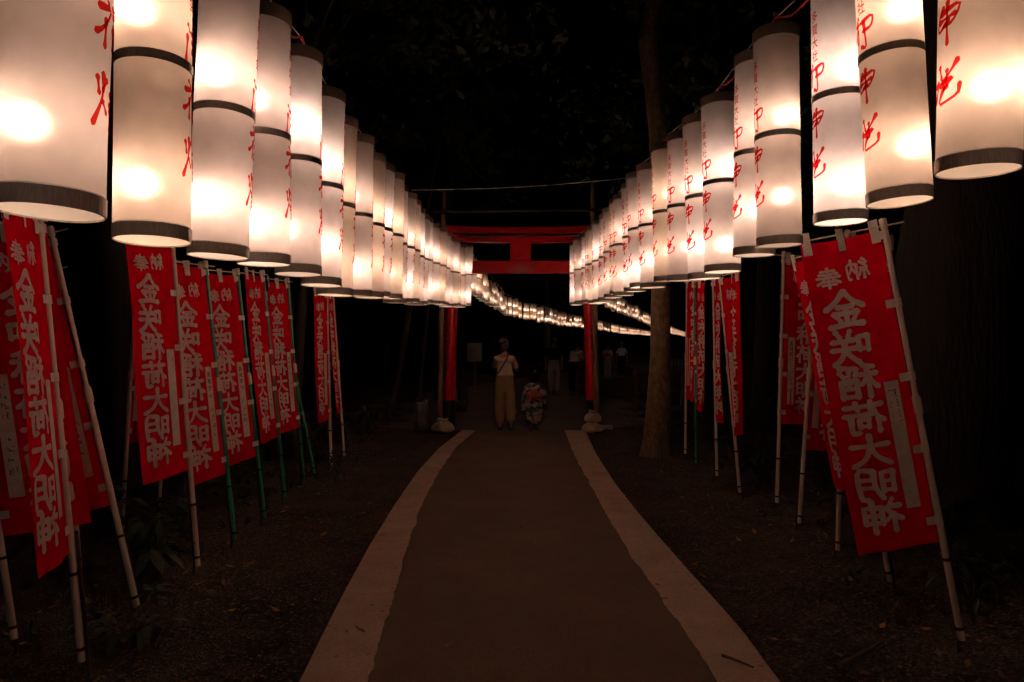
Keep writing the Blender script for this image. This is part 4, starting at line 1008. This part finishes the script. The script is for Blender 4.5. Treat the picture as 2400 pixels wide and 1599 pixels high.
def hand_bones(V, E, wrist, d, side, sc_=1.0):
    """palm, four curled fingers of unequal length and a thumb grown from the wrist vertex"""
    d = Vector(d).normalized(); up = Vector((0, 0, 1)); lat = d.cross(up).normalized(); w0 = Vector(V[wrist][:3])
    p = w0 + d * .05 * sc_; V.append((*p, .026 * sc_, .016 * sc_)); pi_ = len(V) - 1; E.append((wrist, pi_))
    for k, L in enumerate((.062, .072, .067, .05)):
        b = w0 + d * .085 * sc_ + lat * side * (k - 1.5) * .019 * sc_; V.append((*b, .0095 * sc_, .0095 * sc_)); i0 = len(V) - 1; E.append((pi_, i0))
        m_ = b + (d - up * .25) * L * .5 * sc_; V.append((*m_, .0085 * sc_, .0085 * sc_)); E.append((i0, i0 + 1))
        e_ = m_ + (d * .5 - up * .8) * L * .5 * sc_; V.append((*e_, .007 * sc_, .007 * sc_)); E.append((i0 + 1, i0 + 2))
    b = w0 + d * .035 * sc_ - lat * side * .030 * sc_; V.append((*b, .011 * sc_, .011 * sc_)); i0 = len(V) - 1; E.append((pi_, i0))
    e_ = b + (d * .8 - lat * side * .5 - up * .2) * .045 * sc_; V.append((*e_, .009 * sc_, .009 * sc_)); E.append((i0, i0 + 1))
def person(lab, loc, rz, h, pose, shirt, trousers, hair, bun=False, sleeve=True, turn=0.0, blend=None, wide=1.0):
    """standing or walking adult; faces +y before rz; pose: dict of hand and foot targets"""
    s = h / 1.62
    t = empty('person', loc, (0, 0, rz)); tag(t, lab, 'person')
    V = [(0, 0, .90, .125, .10), (0, .0, 1.06, .115, .085), (0, .0, 1.24, .135, .095), (0, -.005, 1.335, .10, .07), (0, .0, 1.40, .05, .05), (0, .015, 1.455, .045, .05)]
    E = [(0, 1), (1, 2), (2, 3), (3, 4), (4, 5)]
    for sd in (-1, 1):
        i0 = len(V); el, ha = pose['arm'][0 if sd < 0 else 1]
        V += [(sd * .155, 0, 1.315, .05, .05), (el[0] * .5 + sd * .08, el[1] * .5, (el[2] + 1.315) / 2, .044, .044), (*el, .036, .036), ((el[0] + ha[0]) / 2, (el[1] + ha[1]) / 2, (el[2] + ha[2]) / 2, .034, .034), (*ha, .023, .023)]
        E += [(3, i0), (i0, i0 + 1), (i0 + 1, i0 + 2), (i0 + 2, i0 + 3), (i0 + 3, i0 + 4)]
        hand_bones(V, E, i0 + 4, Vector(ha) - Vector(el), sd)
        ft = pose['foot'][0 if sd < 0 else 1]; i0 = len(V); kn = (sd * .095 * .6 + ft[0] * .4, ft[1] * .35 + pose.get('knee', .03), .47)
        V += [(sd * .085, 0, .84, .09, .09), (*kn, .055, .055), ((kn[0] + ft[0]) / 2, (kn[1] + ft[1]) / 2 - .02, .30, .052, .052), (ft[0], ft[1], .09 + ft[2], .033, .036), (ft[0] + sd * .01, ft[1] + .10, .035 + ft[2] * .3, .036, .026), (ft[0] + sd * .015, ft[1] + .165, .028, .030, .02)]
        E += [(0, i0), (i0, i0 + 1), (i0 + 1, i0 + 2), (i0 + 2, i0 + 3), (i0 + 3, i0 + 4), (i0 + 4, i0 + 5)]
    lean = pose.get('lean', 0)
    def fix(p): 
        if lean and p.z > .9: p.y += (p.z - .9) * lean; p.z -= (p.z - .9) * lean * .22
        return p * s
    body = skin('body', V, E, M['skin'], t, 2, 0, fix)
    mb = MB(); hc = fix(Vector((0, .03, 1.515))); head_mesh(mb, hc, .098 * s, turn)
    hm = mb.mesh('head', [M['skin'], M['hair_black']])
    bm = bmesh.new(); bm.from_mesh(body.data); bm.from_mesh(hm); me = bpy.data.meshes.new('body'); bm.to_mesh(me); bm.free()
    me.materials.append(M['skin']); me.materials.append(M['hair_black']); me.shade_smooth(); body.data = me
    # hair
    mb = MB(); rot = Matrix.Rotation(turn, 3, 'Z')
    bm = bmesh.new(); bmesh.ops.create_uvsphere(bm, u_segments=28, v_segments=20, radius=1); vs = []
    for v in bm.verts:
        x, y, z = v.co
        k = 1.0
        if y > .25 and z < .45: k = .86
        if z < -.55: k = .78
        vs.append(hc + rot @ Vector((x * .90 * k, y * 1.0 * k - .07, z * 1.12 * k + .12)) * .104 * s)
    mb.add(vs, [tuple(v.index for v in f.verts) for f in bm.faces], 0, True); bm.free()
    if bun:
        mb.ico(hc + rot @ Vector((0, -.55, 1.12)) * .1 * s, .070 * s, 3, 0, (1.3, 1.05, .85), .35, 2); mb.ico(hc + rot @ Vector((.35, -.55, 1.22)) * .1 * s, .040 * s, 2, 0, (1.3, 1, .7), .4, 5)
        mb.ico(hc + rot @ Vector((0, -.62, -.45)) * .1 * s, .052 * s, 2, 0, (.8, .6, 1.3), .2, 7)
    mb.build('hair', M[hair], t)
    # trousers: waist, hips and two wide legs
    V = [(0, .0, .98, .135 * wide, .105), (0, -.005, .90, .150 * wide, .125), (0, 0, .83, .150 * wide, .125)]; E = [(0, 1), (1, 2)]
    for sd in (-1, 1):
        ft = pose['foot'][0 if sd < 0 else 1]; kn = (sd * .095 * .6 + ft[0] * .4, ft[1] * .35 + pose.get('knee', .03), .47); i0 = len(V)
        V += [(sd * .088, 0, .74, .098 * wide, .105), (kn[0], kn[1], .50, .092 * wide, .098 * wide), ((kn[0] + ft[0]) / 2, (kn[1] + ft[1]) / 2 - .012, .30, .085 * wide, .09 * wide), (ft[0], ft[1] - .005, .13 + ft[2], .066 * wide, .07 * wide), (ft[0], ft[1] - .005, .095 + ft[2], .062 * wide, .066 * wide)]
        E += [(2, i0), (i0, i0 + 1), (i0 + 1, i0 + 2), (i0 + 2, i0 + 3), (i0 + 3, i0 + 4)]
    def fixc(p):
        p = p + p.normalized() * 0
        f_ = .012 * noise.noise(Vector((p.x * 7, p.y * 7, p.z * 13))) + .005 * math.sin(p.z * 46 + p.x * 20)
        q = Vector((p.x * 1.0, p.y, p.z)); rad = Vector((p.x, p.y, 0)); 
        if rad.length > .01 and p.z < .9: q += rad.normalized() * f_
        return fix(q)
    skin('trousers', V, E, M[trousers], t, 2, 1, fixc)
    # shirt with short sleeves
    V = [(0, 0, .93, .150 * wide, .118), (0, 0, 1.02, .150 * wide, .115), (0, 0, 1.14, .150, .112), (0, 0, 1.25, .158, .112), (0, -.004, 1.335, .125, .082), (0, .0, 1.385, .062, .06)]; E = [(0, 1), (1, 2), (2, 3), (3, 4), (4, 5)]
    for sd in (-1, 1):
        el = pose['arm'][0 if sd < 0 else 1][0]; i0 = len(V); k = .88 if sleeve else 1
        mid = Vector((sd * .165, 0, 1.305)).lerp(Vector(el), k)
        V += [(sd * .152, 0, 1.305, .064, .062), (*Vector((sd * .155, 0, 1.305)).lerp(Vector(el), k * .55), .062, .06), (*mid, .062, .058)]
        E += [(4, i0), (i0, i0 + 1), (i0 + 1, i0 + 2)]
    def fixs(p):
        f_ = .010 * noise.noise(Vector((p.x * 9, p.y * 9, p.z * 9 + 4))) + .008 * math.sin(p.x * 45 + p.z * 25) * max(0, min(1, (1.2 - p.z) * 4))
        rad = Vector((p.x, p.y, 0)); q = p.copy()
        if rad.length > .01: q += rad.normalized() * f_
        if p.z < .98: q.x *= 1.02
        return fix(q)
    skin('shirt', V, E, M[shirt], t, 2, 2, fixs)
    mb = MB()
    for sd in (0, 1):
        ft = pose['foot'][sd]; q = fix(Vector((ft[0], ft[1] + .06, .010)))
        mb.box(q, (.085 * s, .25 * s, .022)); mb2 = q
    mb.build('sandal', M['sandal'], t)
    return t, s, fix
wp = ground(1183, 1008)
walk = {'arm': [((-.205, .05, 1.10), (-.08, .24, 1.10)), ((.225, .02, 1.09), (.12, .22, 1.12))], 'foot': [(-.085, .02, 0), (.115, -.10, .045)], 'knee': .05}
t, s, fx = person('woman with hair in a bun, cream shirt and khaki trousers, seen from behind', (wp.x, 12.45, .022), R(2), 1.60, walk, 'shirt', 'trousers', 'hair', bun=True, turn=R(-38), wide=1.13)
wo = t
# crossbody bag strap with its pouch in front
bagr = empty('shoulder_bag', wo.location, wo.rotation_euler); tag(bagr, "dark crossbody bag strapped over the woman's right shoulder and back", 'bag')
path = [(.055, .07, 1.375), (.075, .0, 1.415), (.062, -.075, 1.385), (.03, -.118, 1.30), (-.02, -.140, 1.21), (-.075, -.142, 1.12), (-.13, -.115, 1.03), (-.172, -.04, .975), (-.15, .08, .95), (-.06, .15, .97)]
mb = MB(); vs = []
cp = []
for i in range(len(path) - 1):
    for k in range(4): cp.append(Vector(path[i]).lerp(Vector(path[i + 1]), k / 4) * s)
mb.tube(cp, .011, 6); mb.build('strap', M['strap'], bagr)
mb = MB(); mb.box((-.02, .185, .98), (.22, .07, .16)); mb.build('pouch', M['strap'], bagr)

# child in a summer kimono
cp_ = ground(1252, 1011); t = empty('person', (cp_.x, 12.35, .025), (0, 0, R(-4))); tag(t, 'small child in flowered summer kimono with red bow, walking beside the woman', 'person')
V = [(0, 0, .56, .085, .07), (0, 0, .70, .085, .065), (0, 0, .80, .07, .055), (0, 0, .855, .036, .036)]; E = [(0, 1), (1, 2), (2, 3)]
for sd in (-1, 1):
    i0 = len(V); V += [(sd * .10, 0, .80, .034, .034), (sd * .155, .01, .66, .028, .028), (sd * .165, .05, .50, .017, .017)]; E += [(2, i0), (i0, i0 + 1), (i0 + 1, i0 + 2)]
    hand_bones(V, E, i0 + 2, (sd * .1, .25, -1), sd, .66)
    i0 = len(V); V += [(sd * .05, 0, .50, .06, .06), (sd * .055, .01, .30, .042, .042), (sd * .055, sd * .03, .075, .026, .026), (sd * .06, sd * .03 + .08, .03, .027, .02), (sd * .06, sd * .03 + .12, .026, .02, .014)]
    E += [(0, i0), (i0, i0 + 1), (i0 + 1, i0 + 2), (i0 + 2, i0 + 3), (i0 + 3, i0 + 4)]
body = skin('body', V, E, M['skin'], t)
mb = MB(); hc = Vector((0, .015, .945)); head_mesh(mb, hc, .082, R(15)); hm = mb.mesh('head', [M['skin'], M['hair_black']])
bm = bmesh.new(); bm.from_mesh(body.data); bm.from_mesh(hm); me = bpy.data.meshes.new('body'); bm.to_mesh(me); bm.free()
me.materials.append(M['skin']); me.materials.append(M['hair_black']); me.shade_smooth(); body.data = me
mb = MB(); mb.ico(hc + Vector((0, -.012, .014)), .092, 3, 0, (.93, 1, 1.03), .06, 1); mb.ico(hc + Vector((0, -.05, .10)), .045, 3, 0, (1.1, 1, .9), .2, 3); mb.ico(hc + Vector((0, -.06, -.05)), .05, 2, 0, (.9, .5, .8))
mb.build('hair', M['hair_black'], t)
mb = MB(); mb.ico(hc + Vector((.015, -.09, .115)), .018, 2, 0, (1.5, .6, .8)); mb.ico(hc + Vector((.03, -.085, .135)), .011, 2); mb.build('hair_ornament', M['tab'], t)
# kimono: one loft, slightly flared, plus two long hanging sleeves
mb = MB(); n = 32; prof = [(.085, .062, .855, 0), (.125, .08, .835, 0), (.155, .09, .79, 0), (.15, .095, .72, 0), (.135, .10, .64, 0), (.140, .105, .55, 0), (.148, .11, .42, 0), (.145, .108, .30, .006), (.135, .10, .20, .01), (.125, .095, .115, .012), (.11, .085, .12, 0)]
vs = []
for rx, ry, z, wv_ in prof:
    for k in range(n):
        a = 2 * PI * k / n; f_ = 1 + .05 * noise.noise(Vector((math.cos(a) * 3, math.sin(a) * 3, z * 6))) + .035 * math.sin(5 * a + z * 9) * (z < .5)
        vs.append((rx * f_ * math.cos(a), ry * f_ * math.sin(a), z))
mb.add(vs, [(i * n + k, i * n + (k + 1) % n, (i + 1) * n + (k + 1) % n, (i + 1) * n + k) for i in range(len(prof) - 1) for k in range(n)], 0, True)
for sd in (-1, 1):
    sl = []; prof2 = [(.125, .05, .045, .80), (.16, .055, .055, .70), (.178, .05, .075, .58), (.185, .045, .095, .46), (.188, .042, .10, .36), (.186, .03, .085, .30), (.186, .006, .03, .288)]
    m_ = 18
    for xo, rx, ry, z in prof2:
        for k in range(m_):
            a = 2 * PI * k / m_; sl.append((sd * xo + rx * math.cos(a) * (1 + .1 * math.sin(3 * a + z * 20)), .0 + ry * math.sin(a), z + .012 * math.sin(a * 2)))
    mb.add(sl, [(i * m_ + k, i * m_ + (k + 1) % m_, (i + 1) * m_ + (k + 1) % m_, (i + 1) * m_ + k) for i in range(len(prof2) - 1) for k in range(m_)], 0, True)
mb.build('kimono', M['yukata'], t)
mb = MB(); mb.lathe([(.128, .575), (.142, .58), (.142, .68), (.126, .69)], 28); ob = mb.build('sash', M['obi'], t); ob.scale = (1, .78, 1)
mb = MB(); rr = random.Random(5)
for k in range(13):
    a = rr.uniform(0, 6.3); q = rr.uniform(.02, .085); mb.ico((q * math.cos(a) * 1.15, -.145 - rr.uniform(0, .04), .635 + q * math.sin(a) * .95), rr.uniform(.028, .045), 2, 0, (1.1, .6, .9), .5, k)
mb.ico((0, -.16, .635), .03, 2, 0, (1, .8, 1)); mb.build('bow', M['obi'], ob.parent)
mb = MB()
for sd in (-1, 1): mb.box((sd * .058, sd * .03 + .05, .004), (.06, .155, .024))
mb.build('sandal', M['sandal'], t)

# people farther off, beyond the gate
stand = {'arm': [((-.24, .0, 1.07), (-.25, .08, .84)), ((.24, .0, 1.07), (.23, .10, .84))], 'foot': [(-.09, .08, 0), (.09, -.08, .02)], 'knee': .03}
bend = {'arm': [((-.23, .10, 1.06), (-.16, .30, .98)), ((.23, .10, 1.06), (.14, .30, .98))], 'foot': [(-.10, .05, 0), (.10, -.05, 0)], 'knee': .03, 'lean': .45}
q = ground(1298, 926); person('person in navy top and pale trousers walking away beyond the gate', (q.x, q.y, .02), R(-8), 1.72, stand, 'navy', 'light_trousers', 'hair_black', turn=R(10))
q = ground(1352, 930); person('person in white top and dark trousers bending forward beyond the gate', (q.x - .05, q.y + .4, .02), R(-35), 1.66, bend, 'white_top', 'dark_trousers', 'hair_black')
q = ground(1457, 886); person('distant person in pale top and dark trousers near the mossy tree', (q.x, q.y, .02), R(-20), 1.62, stand, 'white_top', 'dark_trousers', 'hair_black')
q = ground(1424, 890); t2, s2, f2 = person('distant person in pale clothes with red sash just right of the gate', (q.x, q.y, .02), R(-20), 1.52, stand, 'white_top', 'light_trousers', 'hair_black')
mb = MB(); mb.lathe([(.150, .97), (.160, .98), (.160, 1.12), (.150, 1.13)], 24); mb.ico((0, -.16, 1.08), .10, 2, 0, (1.2, .6, .9), .3, 4); mb.build('sash', M['obi'], t2)
